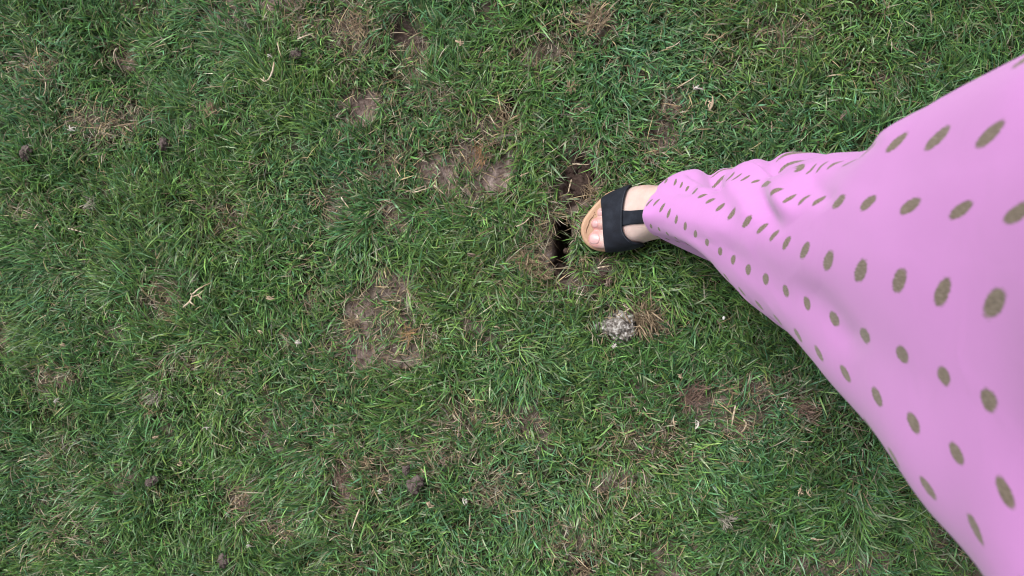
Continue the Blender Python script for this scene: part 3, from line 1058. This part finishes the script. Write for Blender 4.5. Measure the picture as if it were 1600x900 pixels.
def cubic(xk, Yk, xq):
    """natural cubic spline through (xk, Yk)"""
    n = len(xk)
    h = np.diff(xk)
    A = np.zeros((n, n)); R = np.zeros((n, Yk.shape[1]))
    A[0, 0] = A[-1, -1] = 1
    for i in range(1, n - 1):
        A[i, i - 1], A[i, i], A[i, i + 1] = h[i - 1], 2 * (h[i - 1] + h[i]), h[i]
        R[i] = 3 * ((Yk[i + 1] - Yk[i]) / h[i] - (Yk[i] - Yk[i - 1]) / h[i - 1])
    c = np.linalg.solve(A, R)
    i = np.clip(np.searchsorted(xk, xq, side='right') - 1, 0, n - 2)
    d = (xq - xk[i])[:, None]
    hi = h[i][:, None]
    bb = (Yk[i + 1] - Yk[i]) / hi - hi * (2 * c[i] + c[i + 1]) / 3
    dd = (c[i + 1] - c[i]) / (3 * hi)
    return Yk[i] + bb * d + c[i] * d ** 2 + dd * d ** 3


NR, NA = 330, 320
rows_k = np.arange(len(ROWS), dtype=float)
rows_q = np.linspace(0, len(ROWS) - 1, NR)
dense_ctrl = cubic(rows_k, ctrl.reshape(len(ROWS), -1), rows_q).reshape(NR, 8, 3)


def centripetal(P8, n):
    m_ = len(P8)
    t = np.linspace(0, m_, n, endpoint=False)
    i = np.floor(t).astype(int)
    f = (t - i)[:, None]
    p0, p1, p2, p3 = P8[(i - 1) % m_], P8[i % m_], P8[(i + 1) % m_], P8[(i + 2) % m_]
    dist = lambda a, b: np.maximum(np.linalg.norm(b - a, axis=1, keepdims=True), 1e-6) ** 0.6
    t0 = 0 * f
    t1 = t0 + dist(p0, p1); t2 = t1 + dist(p1, p2); t3 = t2 + dist(p2, p3)
    q = t1 + (t2 - t1) * f
    A1 = (t1 - q) / (t1 - t0) * p0 + (q - t0) / (t1 - t0) * p1
    A2 = (t2 - q) / (t2 - t1) * p1 + (q - t1) / (t2 - t1) * p2
    A3 = (t3 - q) / (t3 - t2) * p2 + (q - t2) / (t3 - t2) * p3
    B1 = (t2 - q) / (t2 - t0) * A1 + (q - t0) / (t2 - t0) * A2
    B2 = (t3 - q) / (t3 - t1) * A2 + (q - t1) / (t3 - t1) * A3
    return (t2 - q) / (t2 - t1) * B1 + (q - t1) / (t2 - t1) * B2


D = np.stack([centripetal(dense_ctrl[i], NA) for i in range(NR)])       # NR x NA x 3
apar = -4 + 8 * np.arange(NA) / NA
AA, RR = np.meshgrid(apar, rows_q)
# folds: pushed in and out along the surface normal
du = np.roll(D, -1, 1) - np.roll(D, 1, 1)
dv = np.gradient(D, axis=0)
N = np.cross(du, dv)
N /= np.linalg.norm(N, axis=-1, keepdims=True) + 1e-12
cc_ = D.mean(1, keepdims=True)
if np.mean(np.sum(N * (D - cc_), -1)) < 0:
    N = -N
qx, qy = proj(D[..., 0], D[..., 1], D[..., 2])


def polyline_fold(pts, width, amp, taper=0.25):
    pts = np.array(pts, float)
    best = np.full(qx.shape, 1e9); tb = np.zeros(qx.shape)
    seg = np.linalg.norm(np.diff(pts, axis=0), axis=1)
    cum = np.concatenate([[0], np.cumsum(seg)]) / seg.sum()
    for i in range(len(pts) - 1):
        d = pts[i + 1] - pts[i]
        t = np.clip(((qx - pts[i, 0]) * d[0] + (qy - pts[i, 1]) * d[1]) / (d @ d), 0, 1)
        ds = np.hypot(qx - pts[i, 0] - t * d[0], qy - pts[i, 1] - t * d[1])
        k = ds < best
        best = np.where(k, ds, best)
        tb = np.where(k, cum[i] + t * (cum[i + 1] - cum[i]), tb)
    endf = np.clip(np.minimum(tb, 1 - tb) / taper, 0, 1)
    return amp * endf * np.exp(-(best / width) ** 2)


disp = np.zeros(qx.shape)
front = (np.abs(AA) < 2.6) & (RR < 11)
disp += polyline_fold([(1180, 262), (1187, 295), (1196, 325), (1210, 348), (1224, 370)], 15, -0.0062, 0.4)
disp += polyline_fold([(1205, 275), (1216, 300), (1228, 322), (1244, 345)], 17, 0.0075, 0.4)
disp += polyline_fold([(1132, 272), (1150, 300), (1166, 330), (1180, 352)], 16, 0.004)
disp += polyline_fold([(1255, 270), (1282, 300), (1300, 325)], 18, -0.004)
disp += polyline_fold([(1300, 250), (1340, 240), (1380, 212)], 12, -0.002)
disp += polyline_fold([(1055, 275), (1078, 290), (1110, 297)], 8, 0.003)
disp += polyline_fold([(1035, 292), (1060, 300), (1092, 300)], 7, -0.003)
disp += polyline_fold([(1240, 430), (1290, 480), (1350, 560)], 22, -0.003)
disp += polyline_fold([(1106, 250), (1112, 275), (1124, 302)], 13, -0.010, 0.2)
disp += polyline_fold([(1200, 232), (1206, 255), (1214, 276)], 15, -0.007, 0.2)
disp *= front
# soft hang of the cloth elsewhere: shallow vertical flutes, fading towards the hips
fl_ = np.clip((RR - 0.5) / 3, 0, 1) * np.clip((9 - RR) / 5, 0, 1)
disp += 0.0035 * fl_ * (np.sin(AA * 5.2 + 0.5 * RR) * 0.5 + fbm(AA, RR, 1.6, 500, 2)) * np.where(np.abs(AA) < 2, 0.35, 1.6)
D = D + N * disp[..., None]
ii = np.arange(NR * NA).reshape(NR, NA)
Fd = np.stack([ii[:-1], np.roll(ii, -1, 1)[:-1], np.roll(ii, -1, 1)[1:], ii[1:]], -1).reshape(-1, 4)
dress = mesh_np('dress', D.reshape(-1, 3), Fd, M['dress'], person)
dress['label'] = 'long pink dress printed with brushed gold dots'

# cloth coordinates: the printed rows (i) and dots along a row (j) as they lie on the fabric
DOTS = {
    0: {2: (1548, 624), 1: (1478, 587), 0: (1413, 554), -1: (1354, 524), -2: (1306, 497), -3: (1263, 473), -4: (1230, 453), -5: (1198, 435), -6: (1171, 420), -7: (1147, 406),
        -8: (1127, 392.5), -9: (1106, 378), -10: (1088, 365.6), -11: (1072, 353.5), -12: (1058, 343.5), -13: (1046, 334.6), -14: (1035.5, 325.5), -15: (1026.5, 316.5), -16: (1016.5, 309)},
    1: {2: (1558, 472), 1: (1476, 457), 0: (1409, 439), -1: (1348, 423), -2: (1297, 408), -3: (1260, 391), -4: (1231, 379), -5: (1212, 367.5), -6: (1192, 357.4), -7: (1169.5, 346.5),
        -8: (1146, 334.6), -9: (1127.6, 324), -10: (1110.7, 314), -11: (1098, 307), -12: (1086.6, 300), -13: (1075, 295), -14: (1066, 290), -15: (1057, 285.5)},
    2: {2: (1592, 335), 1: (1506, 327.4), 0: (1425, 322), -1: (1358, 318), -2: (1313, 315.5), -3: (1281, 314.6), -4: (1256.5, 313), -5: (1234.6, 312), -6: (1213, 299), -7: (1197, 288),
        -8: (1182, 284.5), -9: (1166, 279.5), -10: (1152, 278.5), -11: (1142, 278.3), -12: (1131.5, 277.5)},
    3: {1: (1551, 210.7), 0: (1467, 217.6), -1: (1403, 224.4), -2: (1360, 235), -4: (1303, 258.6), -5: (1284, 261.3), -6: (1269, 266.8), -7: (1253, 266), -8: (1235, 257.8)},
    -1: {2: (1573, 768), 1: (1498, 709), 0: (1431, 660.6), -1: (1373.5, 619.5), -2: (1323.5, 583.5), -3: (1282, 552), -4: (1249, 523), -5: (1217, 499)},
    -2: {1: (1528, 824), 0: (1453, 761), -1: (1392, 710)},
}
dbvh = BVHTree.FromPolygons([tuple(v) for v in D.reshape(-1, 3)], [tuple(f) for f in Fd])
pts_a, pts_r, val = [], [], []
for i, row in DOTS.items():
    for j, (u_, v_) in row.items():
        p1 = Vector(P(u_, v_, 0.0))
        o_ = Vector((0, 0, H))
        hit, nrm_, fi, _ = dbvh.ray_cast(o_, (p1 - o_).normalized())
        if hit is None:
            continue
        vid = Fd[fi]
        P4 = D.reshape(-1, 3)[vid]
        wts = 1 / (np.linalg.norm(P4 - np.array(hit), axis=1) + 1e-6) ** 2
        wts /= wts.sum()
        pts_a.append((AA.ravel()[vid] * wts).sum()); pts_r.append((RR.ravel()[vid] * wts).sum()); val.append((i, j))
pa = np.c_[pts_a, pts_r]
SC = np.array([1.0, 0.8])
pa = pa * SC
val = np.array(val, float)


def tps(r2):
    return np.where(r2 > 1e-12, 0.5 * r2 * np.log(np.maximum(r2, 1e-12)), 0)


n_ = len(pa)
K = tps(((pa[:, None] - pa[None]) ** 2).sum(-1)) + 0.0008 * np.eye(n_)
Q = np.c_[np.ones(n_), pa]
Mx = np.block([[K, Q], [Q.T, np.zeros((3, 3))]])
sol = np.linalg.solve(Mx, np.r_[val, np.zeros((3, 2))])
AE = np.concatenate([AA, np.full((NR, 1), 4.0)], 1)          # seam column
RE = np.concatenate([RR, RR[:, :1]], 1)
eva = np.c_[AE.ravel(), RE.ravel()] * SC
# behind the side seams and above the waist the print simply goes on regularly
eva_c = np.c_[np.clip(eva[:, 0], pa[:, 0].min() - .15, pa[:, 0].max() + .15), np.clip(eva[:, 1], pa[:, 1].min(), pa[:, 1].max() + .6)]
UV = np.zeros((len(eva), 2))
for s in range(0, len(eva), 20000):
    e = eva_c[s:s + 20000]
    UV[s:s + 20000] = np.c_[tps(((e[:, None] - pa[None]) ** 2).sum(-1)), np.ones(len(e)), e] @ sol
UV[:, 0] += (eva[:, 0] - eva_c[:, 0]) * 2.2
UV[:, 1] += (eva[:, 1] - eva_c[:, 1]) * 1.8 / 0.8
UV = UV.reshape(NR, NA + 1, 2)
uvl = dress.data.uv_layers.new(name='cloth')
c00 = UV[:-1, :-1]; c01 = UV[:-1, 1:]; c11 = UV[1:, 1:]; c10 = UV[1:, :-1]
uvl.data.foreach_set('uv', np.stack([c00, c01, c11, c10], 2).reshape(-1).astype(np.float32))
dress_bake = baked(dress, [('SOLIDIFY', dict(thickness=0.0012, offset=-1.0))])

# ------------------------------------------------------------------ things lying on the lawn
from mathutils import noise as mnoise


def gz1(px, py):
    q = at(px, py, 0.0)
    return float(ground_z(np.array([q[0]]), np.array([q[1]]))[0])


def lumpy(name, px, py, size, mat, seed, flat=0.7, rough=0.35, sub=3, sink=0.3, lobes=(), fine=0.12, z0=None, label=None, cat=None, group=None):
    bm = bmesh.new()
    bmesh.ops.create_icosphere(bm, subdivisions=sub, radius=1.0)
    off = Vector((seed * 3.7, seed * 1.3, seed * 7.1))
    stretch = Vector((1 + 0.25 * math.sin(seed * 2.1), 1 + 0.25 * math.cos(seed * 1.7), flat))
    for v in bm.verts:
        d = v.co.normalized()
        r = 1 + rough * mnoise.noise(d * 1.7 + off) + rough * 0.55 * mnoise.noise(d * 4.1 + off) + fine * mnoise.noise(d * 11 + off)
        c = d * r
        c = Vector((c.x * stretch.x, c.y * stretch.y, c.z * stretch.z))
        for (lx, ly, lr, ll) in lobes:
            t = max(0.0, d.dot(Vector((lx, ly, 0)).normalized()))
            c += Vector((lx, ly, 0)).normalized() * ll * t ** lr
        v.co = c * size
    base = gz1(px, py) if z0 is None else z0
    me = bpy.data.meshes.new(name)
    bm.to_mesh(me)
    bm.free()
    me.polygons.foreach_set('use_smooth', np.ones(len(me.polygons), bool))
    me.materials.append(mat)
    o = bpy.data.objects.new(name, me)
    col.objects.link(o)
    zc = base + size * flat * (1 - 2 * sink) + 0.001
    o.location = P(px, py, zc)
    o.rotation_euler = (0, 0, seed * 1.9 if not lobes else 0)
    return tag(o, label, cat, group)


def stem(name, paths, r, mat, label, cat, z=0.024, group=None, seed=0, dz=0.004):
    """paths: list of pixel polylines, each becomes a tapering rod; all one plant"""
    rr = random.Random(seed)
    V, Fc = [], []
    for k, path in enumerate(paths):
        pts = np.array(path, float)
        t = np.linspace(0, len(pts) - 1, 6 * (len(pts) - 1) + 1)
        q = cubic(np.arange(len(pts), dtype=float), pts, t) if len(pts) > 2 else np.stack([np.interp(t, [0, 1], pts[:, i]) for i in (0, 1)], -1)
        zz = z + dz * np.sin(np.linspace(0.3, 3.0 + seed, len(q))) + 0.0012 * k
        w = [P(a_[0] + rr.uniform(-.35, .35), a_[1] + rr.uniform(-.35, .35), b_) for a_, b_ in zip(q, zz)]
        rad = np.interp(np.linspace(0, 1, len(q)), [0, .15, .7, 1], [.75, 1, .75, .35]) * r * (1 if k == 0 else 0.7)
        v, f = tube(w, rad, 6)
        o_ = len(V)
        V += v
        Fc += [tuple(i + o_ for i in ff) for ff in f]
    return tag(mesh_np(name, V, Fc, mat), label, cat, group)


SHRED = {'leaf_tan': (.40, .31, .215), 'leaf_brown': (.16, .115, .092), 'fluff': (.46, .43, .39)}


def scrap(px, py, rx, ry, kind, label, seed, z=0.024, rot=0, name='dry_leaf_scrap', cat='leaf scrap', group=None):
    """frayed bit of dead leaf: a torn curled sheet with shreds hanging off it"""
    rr = random.Random(seed * 13 + 1)
    k = (H - z) / FPX
    V, Fc, C = [], [], []
    base = np.array(SHRED[kind])
    nst = rr.randint(6, 10)
    for q in range(nst):
        a_ = rr.uniform(0, math.pi * 2) if q else math.radians(rot) + (0 if rx >= ry else math.pi / 2)
        if rr.random() < .5:
            a_ = rr.gauss(0, .5) + (0 if rx >= ry else math.pi / 2)
        L_ = (max(rx, ry) * 1.9 if q == 0 else rr.uniform(.6, 1.5) * (rx + ry) / 2) * k
        w_ = min(rx, ry) * k * (rr.uniform(.35, .65) if q == 0 else rr.uniform(.16, .4))
        cx_, cy_ = rr.gauss(0, .3) * rx * k, rr.gauss(0, .3) * ry * k
        cz_ = rr.uniform(-.003, .003)
        tiltr, bend, curl_ = rr.uniform(-.9, .9), rr.uniform(-.5, .9), rr.uniform(-2.2, 2.2)
        c = base * rr.uniform(.6, 1.35)
        ns = 7
        o_ = len(V)
        px_, py_, ang = cx_ - math.cos(a_) * L_ / 2, cy_ - math.sin(a_) * L_ / 2, a_ - curl_ * .25
        for t in range(ns):
            u = t / (ns - 1)
            ww = w_ * (0.35 + 0.65 * math.sin(math.pi * (0.12 + 0.8 * u))) * rr.uniform(.7, 1.2) * .5
            zz = cz_ + bend * L_ * .35 * (1 - (2 * u - 1) ** 2)
            nx__, ny__ = -math.sin(ang), math.cos(ang)
            for sg in (-1, 0, 1):
                V.append((px_ + sg * nx__ * ww * math.cos(tiltr), py_ + sg * ny__ * ww * math.cos(tiltr), zz + sg * ww * math.sin(tiltr) + (0.35 * ww if sg else 0)))
                C.append(c * rr.uniform(.8, 1.15))
            px_ += math.cos(ang) * L_ / (ns - 1)
            py_ += math.sin(ang) * L_ / (ns - 1)
            ang += curl_ / (ns - 1) * .6
        for t in range(ns - 1):
            for e in (0, 1):
                a0 = o_ + t * 3 + e
                Fc.append((a0, a0 + 1, a0 + 4, a0 + 3))
    o = mesh_np(name, V, Fc, M['straw'])
    o.location = P(px, py, z)
    set_col(o, np.clip(np.array(C), 0, 1))
    baked(o, [('SOLIDIFY', dict(thickness=0.0004))])
    return tag(o, label, cat, group)


def tuft(px, py, r, n, colr, label, seed, lean=1.1, z=0.004, aim=None, spread=math.pi, name='dry_grass_tuft', cat='grass tuft', group=None, wid=0.0013):
    """bunch of dead blades growing from one crown"""
    global rng
    keep_rng = rng
    rng = np.random.default_rng(seed + 900)
    k = H / FPX
    c0 = np.array(P(px, py, z))
    x_ = rng.normal(0, 0.42 * r * k, n); y_ = rng.normal(0, 0.42 * r * k, n)
    ax0 = rng.uniform(0, math.pi)
    az_ = np.where(rng.random(n) < 0.6, ax0 + math.pi * (rng.random(n) < 0.4) + rng.normal(0, 0.45, n), rng.uniform(0, 2 * math.pi, n)) if aim is None else aim + rng.uniform(-spread, spread, n)
    L_ = np.clip(rng.normal(1.0, 0.3, n), 0.35, 1.6) * r * k
    c = np.array(colr) * rng.lognormal(0, 0.25, n)[:, None]
    v, f, cc = blades(x_, y_, rng.uniform(0, 0.006, n), L_, np.clip(rng.normal(wid, 0.0004, n), 0.0006, 0.003), az_, np.clip(rng.normal(lean, 0.2, n), 0.2, 1.5),
                      rng.normal(0.1, 0.2, n), c, c * 1.1, 3)
    rng = keep_rng
    o = mesh_np(name, v, f, M['straw'])
    o.location = tuple(c0)
    set_col(o, np.clip(cc, 0, 1))
    return tag(o, label, cat, group)


# the pale crumbly lump
lumpy('stone', 970, 511, 0.0180, M['stone'], 4, flat=0.72, rough=0.26, sub=5, sink=0.10, lobes=[(-1, 0.02, 9, 0.85)], fine=0.13,
      label='pale grey crumbly stone lump lying on the straw patch', cat='stone')
# clods of earth
lumpy('soil_clod', 886, 433, 0.0135, M['clod'], 2, label='largest brown soil clod at the lower rim of the dug hole', cat='soil clod', sub=4, fine=.2, group='clods of soil')
for k, (cx, cy, sz) in enumerate([(898, 262, .010), (911, 268, .009), (904, 281, .011), (915, 285, .008), (896, 288, .008), (907, 296, .010), (900, 303, .007), (919, 274, .007), (892, 274, .007), (912, 303, .007), (887, 268, .006), (921, 262, .006)]):
    lumpy('soil_clod', cx, cy, sz, M['clod'], 11 + k, label='dark crumb of earth in the dug patch above the sandal toe', cat='soil clod', group='clods of soil', sub=3, fine=.22, sink=.25)
for k, (cx, cy, sz) in enumerate([(889, 372, .006), (886, 392, .006), (893, 404, .007), (874, 420, .007), (868, 426, .006)]):
    lumpy('soil_clod', cx, cy, sz, M['clod'], 31 + k, label='small crumb of earth on the edge of the dark hole', cat='soil clod', group='clods of soil', sub=3, fine=.22, sink=.3)
for k, (cx, cy, sz, zz, lb) in enumerate([
        (940, 436, .009, None, 'brown soil clod between the sandal strap and the stone lump'),
        (932, 443, .007, None, 'small brown clod left of the one below the sandal strap'),
        (634, 734, .007, .020, 'small grey clod resting on the grass near the bottom centre'),
        (646, 760, .010, .018, 'brown crumbly clod below the small grey clod'),
        (654, 751, .007, .018, 'lesser brown clod touching the crumbly one'),
        (40, 240, .010, .016, 'mauve brown clod near the left edge of the lawn'),
        (255, 225, .009, .016, 'mauve brown clod in the upper left grass'),
        (462, 85, .008, .018, 'mauve clod beside the pale curled root'),
        (237, 752, .009, .014, 'mauve clod in the lower left grass'),
        (350, 876, .009, .014, 'mauve clod near the bottom edge of the lawn'),
        (912, 884, .010, None, 'dark clod in the small hole at the bottom edge')]):
    lumpy('soil_clod', cx, cy, sz, M['dry_clod' if zz else 'clod'], 51 + k, z0=zz, label=lb, cat='soil clod', group='clods of soil', sub=4, rough=.5, fine=.4)
lumpy('pebble', 1131, 497, 0.0026, M['fluff'], 71, z0=.018, label='tiny white pebble in the shaded grass below the dress hem', cat='pebble', sub=2)

# stems, roots and straws
stem('dry_twig', [[(286, 480), (297, 470), (301, 460), (313, 450), (331, 441)], [(298, 464), (310, 460), (318, 453)], [(309, 461), (313, 465), (317, 469)], [(296, 471), (301, 475), (306, 479)], [(300, 461), (298, 458)]],
     0.0017, M['stem'], 'pale branched dry twig lying on the grass at left', 'twig', z=.043)
stem('dry_root', [[(428, 97), (427, 105), (422, 120), (414, 127), (407, 122)], [(414, 127), (411, 120)]], 0.0016, M['stem'], 'pale curled root like a hook in the upper left grass', 'root', z=.043)
STR = [
    ([(433, 66), (436, 78), (440, 90)], .0010, 'thin pale straw above the hooked root'),
    ([(465, 61), (478, 56), (490, 52)], .0013, 'whitish straw right of the hooked root'),
    ([(183, 75), (178, 83), (180, 100)], .0010, 'bent straw beside the dark bare patch at upper left'),
    ([(71, 128), (71, 140), (67, 150)], .0010, 'short straw standing in the far upper left grass'),
    ([(645, 301), (660, 297), (673, 292)], .0010, 'left straw of the pair on the grey soil patch'),
    ([(678, 289), (686, 296), (693, 303)], .0011, 'right straw of the pair on the grey soil patch'),
    ([(533, 308), (539, 317), (546, 326)], .0011, 'pale straw on the brown patch left of the grey soil'),
    ([(807, 354), (818, 349), (827, 340)], .0011, 'pale straw left of the dark hole'),
    ([(813, 275), (820, 272), (827, 269)], .0011, 'short pale straw right of the grey soil patch'),
    ([(848, 267), (858, 269), (867, 274)], .0011, 'short straw left of the dug earth'),
    ([(849, 217), (849, 230), (848, 243)], .0009, 'thin upright straw above left of the dug earth'),
    ([(934, 418.5), (943, 417), (952, 416)], .0014, 'flat cream straw just below the sandal'),
    ([(937, 413), (943, 406), (948, 402)], .0007, 'thin grey straw between cream straw and sandal'),
    ([(895, 256), (908, 257), (921, 256.5)], .0012, 'pale straw lying across the dug earth'),
    ([(893, 281), (890, 292), (887.5, 302)], .0013, 'brown straw on the left side of the dug earth'),
    ([(951, 498.5), (969, 491), (992, 477)], .0014, 'thick tan straw leaning over the stone lump'),
    ([(978, 457), (981, 465), (992, 473)], .0010, 'pale straw pointing up from the stone lump patch'),
    ([(974, 477), (999, 491), (1019, 494)], .0009, 'long thin straw right of the stone lump'),
    ([(923, 532), (936, 524), (948, 519)], .0009, 'straw reaching left from under the stone lump'),
    ([(562, 795), (556, 811), (550, 827)], .0015, 'grey brown stick at the lower centre left'),
    ([(1149, 634), (1146, 650), (1143, 666)], .0015, 'straight pale straw of the pair below the dress'),
    ([(1162, 656), (1166, 664), (1157, 677)], .0012, 'curled tan straw of the pair below the dress'),
    ([(1267, 841), (1277, 843), (1287, 843)], .0011, 'pale straw near the lower right dress edge'),
    ([(107, 357), (119, 360), (132, 364)], .0012, 'whitish straw at mid left'),
    ([(1041, 75), (1052, 72), (1062, 65)], .0010, 'pale straw in the top right grass'),
    ([(1058, 137), (1075, 127), (1091, 116)], .0010, 'long pale straw above the tan leaf at top right'),
    ([(1119, 190), (1126, 191), (1133, 188)], .0009, 'small straw below the tan leaf at top right'),
    ([(1205, 190), (1206, 198), (1205, 207)], .0009, 'short brown straw above the dress knee'),
    ([(382, 660), (392, 668), (403, 676)], .0008, 'thin pale straw in the lower left grass'),
    ([(334, 692), (346, 696), (360, 701)], .0009, 'tan straw near the lower left clod'),
    ([(684, 868), (687, 880), (692, 891)], .0009, 'pale straw at the bottom edge by the small dirt spot'),
    ([(515, 845), (525, 838), (540, 836)], .0008, 'thin grey straw at the lower left of centre'),
]
for k, (path, r, lb) in enumerate(STR):
    onsoil = ('earth' in lb) or ('stone' in lb)
    stem('dry_straw', [path], r, M['stem'], lb, 'straw', z=.016 if onsoil else .036, group='dry straws on the lawn', seed=k, dz=.003)

# torn leaves and pale scraps
SCR = [
    (720, 66, 8, 7, 'leaf_tan', 'tan curled leaf scrap in the top centre grass'),
    (1110, 163, 6, 12, 'leaf_tan', 'upright tan leaf in the top right grass'),
    (737, 400, 8, 5, 'leaf_brown', 'brown leaf scrap in the grass left of the hole'),
    (953, 440, 7, 8, 'leaf_brown', 'brown leaf right of the clod below the sandal'),
    (696, 722, 9, 7, 'leaf_brown', 'mauve brown leaf scrap at lower centre'),
    (673, 788, 8, 7, 'leaf_tan', 'pale tan leaf scrap below the brown clods'),
    (594, 767, 5, 5, 'fluff', 'small whitish scrap beside the brown bare strip'),
    (728, 784, 4, 7, 'fluff', 'small pale scrap right of the tan leaf scrap'),
    (112, 202, 8, 6, 'fluff', 'white fluffy scrap in the upper left grass'),
    (422, 88, 6, 4, 'fluff', 'white scrap beside the hooked root'),
    (97, 539, 6, 5, 'leaf_tan', 'tan leaf scrap near the left edge'),
    (465, 535, 7, 5, 'fluff', 'pinkish white scrap at centre left'),
    (407, 519, 6, 3, 'leaf_tan', 'orange tan scrap at centre left'),
    (393, 578, 5, 7, 'leaf_tan', 'tan scrap below the orange one'),
    (422, 465, 9, 4, 'leaf_tan', 'long tan scrap right of the branched twig'),
    (88, 625, 5, 7, 'fluff', 'pale scrap at the left below the bare patch'),
    (322, 669, 7, 4, 'fluff', 'pale scrap in the lower left grass'),
    (242, 683, 7, 4, 'leaf_tan', 'tan scrap in the lower left grass'),
    (282, 724, 5, 4, 'leaf_tan', 'small tan scrap in the lower left grass'),
    (388, 852, 5, 4, 'fluff', 'pale scrap near the bottom left edge'),
    (1316, 182, 5, 8, 'leaf_brown', 'brown leaf scrap in the top right grass above the thigh'),
    (1087, 138, 7, 6, 'fluff', 'bluish white fluff in the top right grass'),
    (959, 541, 5, 5, 'fluff', 'whitish scrap just below the stone lump'),
    (1251, 766, 4, 9, 'leaf_tan', 'left one of two pale leaf tips near the dress edge'),
    (1264, 768, 4, 8, 'leaf_tan', 'right one of two pale leaf tips near the dress edge'),
    (775, 511, 7, 3, 'leaf_tan', 'cream leaf scrap in the middle of the lawn'),
    (1063, 589, 5, 5, 'leaf_tan', 'pale scrap above the brown dead tuft'),
    (1054, 660, 4, 6, 'leaf_tan', 'small tan scrap below the brown dead tuft'),
    (1088, 660, 4, 7, 'fluff', 'small pale scrap right below the brown dead tuft'),
    (660, 242, 6, 5, 'leaf_brown', 'mauve scrap above the grey soil patch'),
    (40, 155, 8, 5, 'leaf_brown', 'brown seed head in the far upper left grass'),
]
for k, (cx, cy, rx, ry, mt, lb) in enumerate(SCR):
    scrap(cx, cy, rx, ry, mt, lb, k + 1, z=.014 if cy == 440 else .034, rot=(k * 47) % 40 - 20, group='leaf scraps on the lawn')

# dead tufts
BR, TN, PL = (.15, .10, .08), (.20, .15, .098), (.23, .215, .175)
TUF = [
    (1083, 616, 19, 130, BR, 'dense reddish brown dead tuft below the dress'),
    (333, 172, 13, 60, TN, 'brown dead tuft in the upper left grass'),
    (302, 198, 15, 40, PL, 'pale grey tuft right of the brown dead one'),
    (143, 320, 12, 40, PL, 'pale tuft near the left edge'),
    (308, 430, 10, 40, PL, 'pale seed-head tuft above the branched twig'),
    (243, 620, 14, 50, PL, 'straw coloured tuft in the lower left grass'),
    (575, 722, 11, 50, TN, 'pale straw tuft above the brown bare strip'),
    (538, 745, 17, 70, BR, 'brown dead tuft on the bare strip'),
    (1134, 812, 12, 60, PL, 'pale dead tuft in the lower right grass'),
    (1010, 500, 26, 150, TN, 'flattened straw tuft right of the stone lump'),
    (828, 410, 20, 110, TN, 'dead straw tuft left of the hole'),
    (914, 404, 9, 26, TN, 'dry tuft between the hole and the sandal'),
    (852, 430, 13, 60, TN, 'dead tuft below left of the hole'),
    (786, 178, 15, 60, TN, 'dry tuft over the small dark hole at top centre'),
    (925, 300, 14, 60, TN, 'dry tuft on the dug earth beside the sandal'),
    (893, 137, 10, 40, TN, 'small tan star-shaped tuft above the dug earth'),
    (560, 45, 20, 80, TN, 'brown tuft by the upper dirt patch'),
    (930, 35, 20, 80, TN, 'dead straw tuft at the top edge'),
    (750, 245, 16, 60, (.22, .13, .07), 'rusty dry tuft on the grey soil patch'),
    (640, 520, 14, 50, (.24, .155, .08), 'rusty dry tuft on the centre bare patch'),
    (550, 505, 15, 60, TN, 'tan dry tuft at the left of the centre bare patch'),
    (1255, 640, 15, 50, BR, 'brown tuft beside the lower dress edge'),
    (915, 890, 14, 50, TN, 'dry tuft around the hole at the bottom edge'),
    (385, 785, 14, 50, BR, 'brown tuft in the lower left bare spot'),
]
for k, (cx, cy, r, n, c_, lb) in enumerate(TUF):
    tuft(cx, cy, r, n, c_, lb, k, z=0.004 + max(gz1(cx, cy), -0.006) + (0.012 if r < 15 else 0.006), group='dead grass tufts')
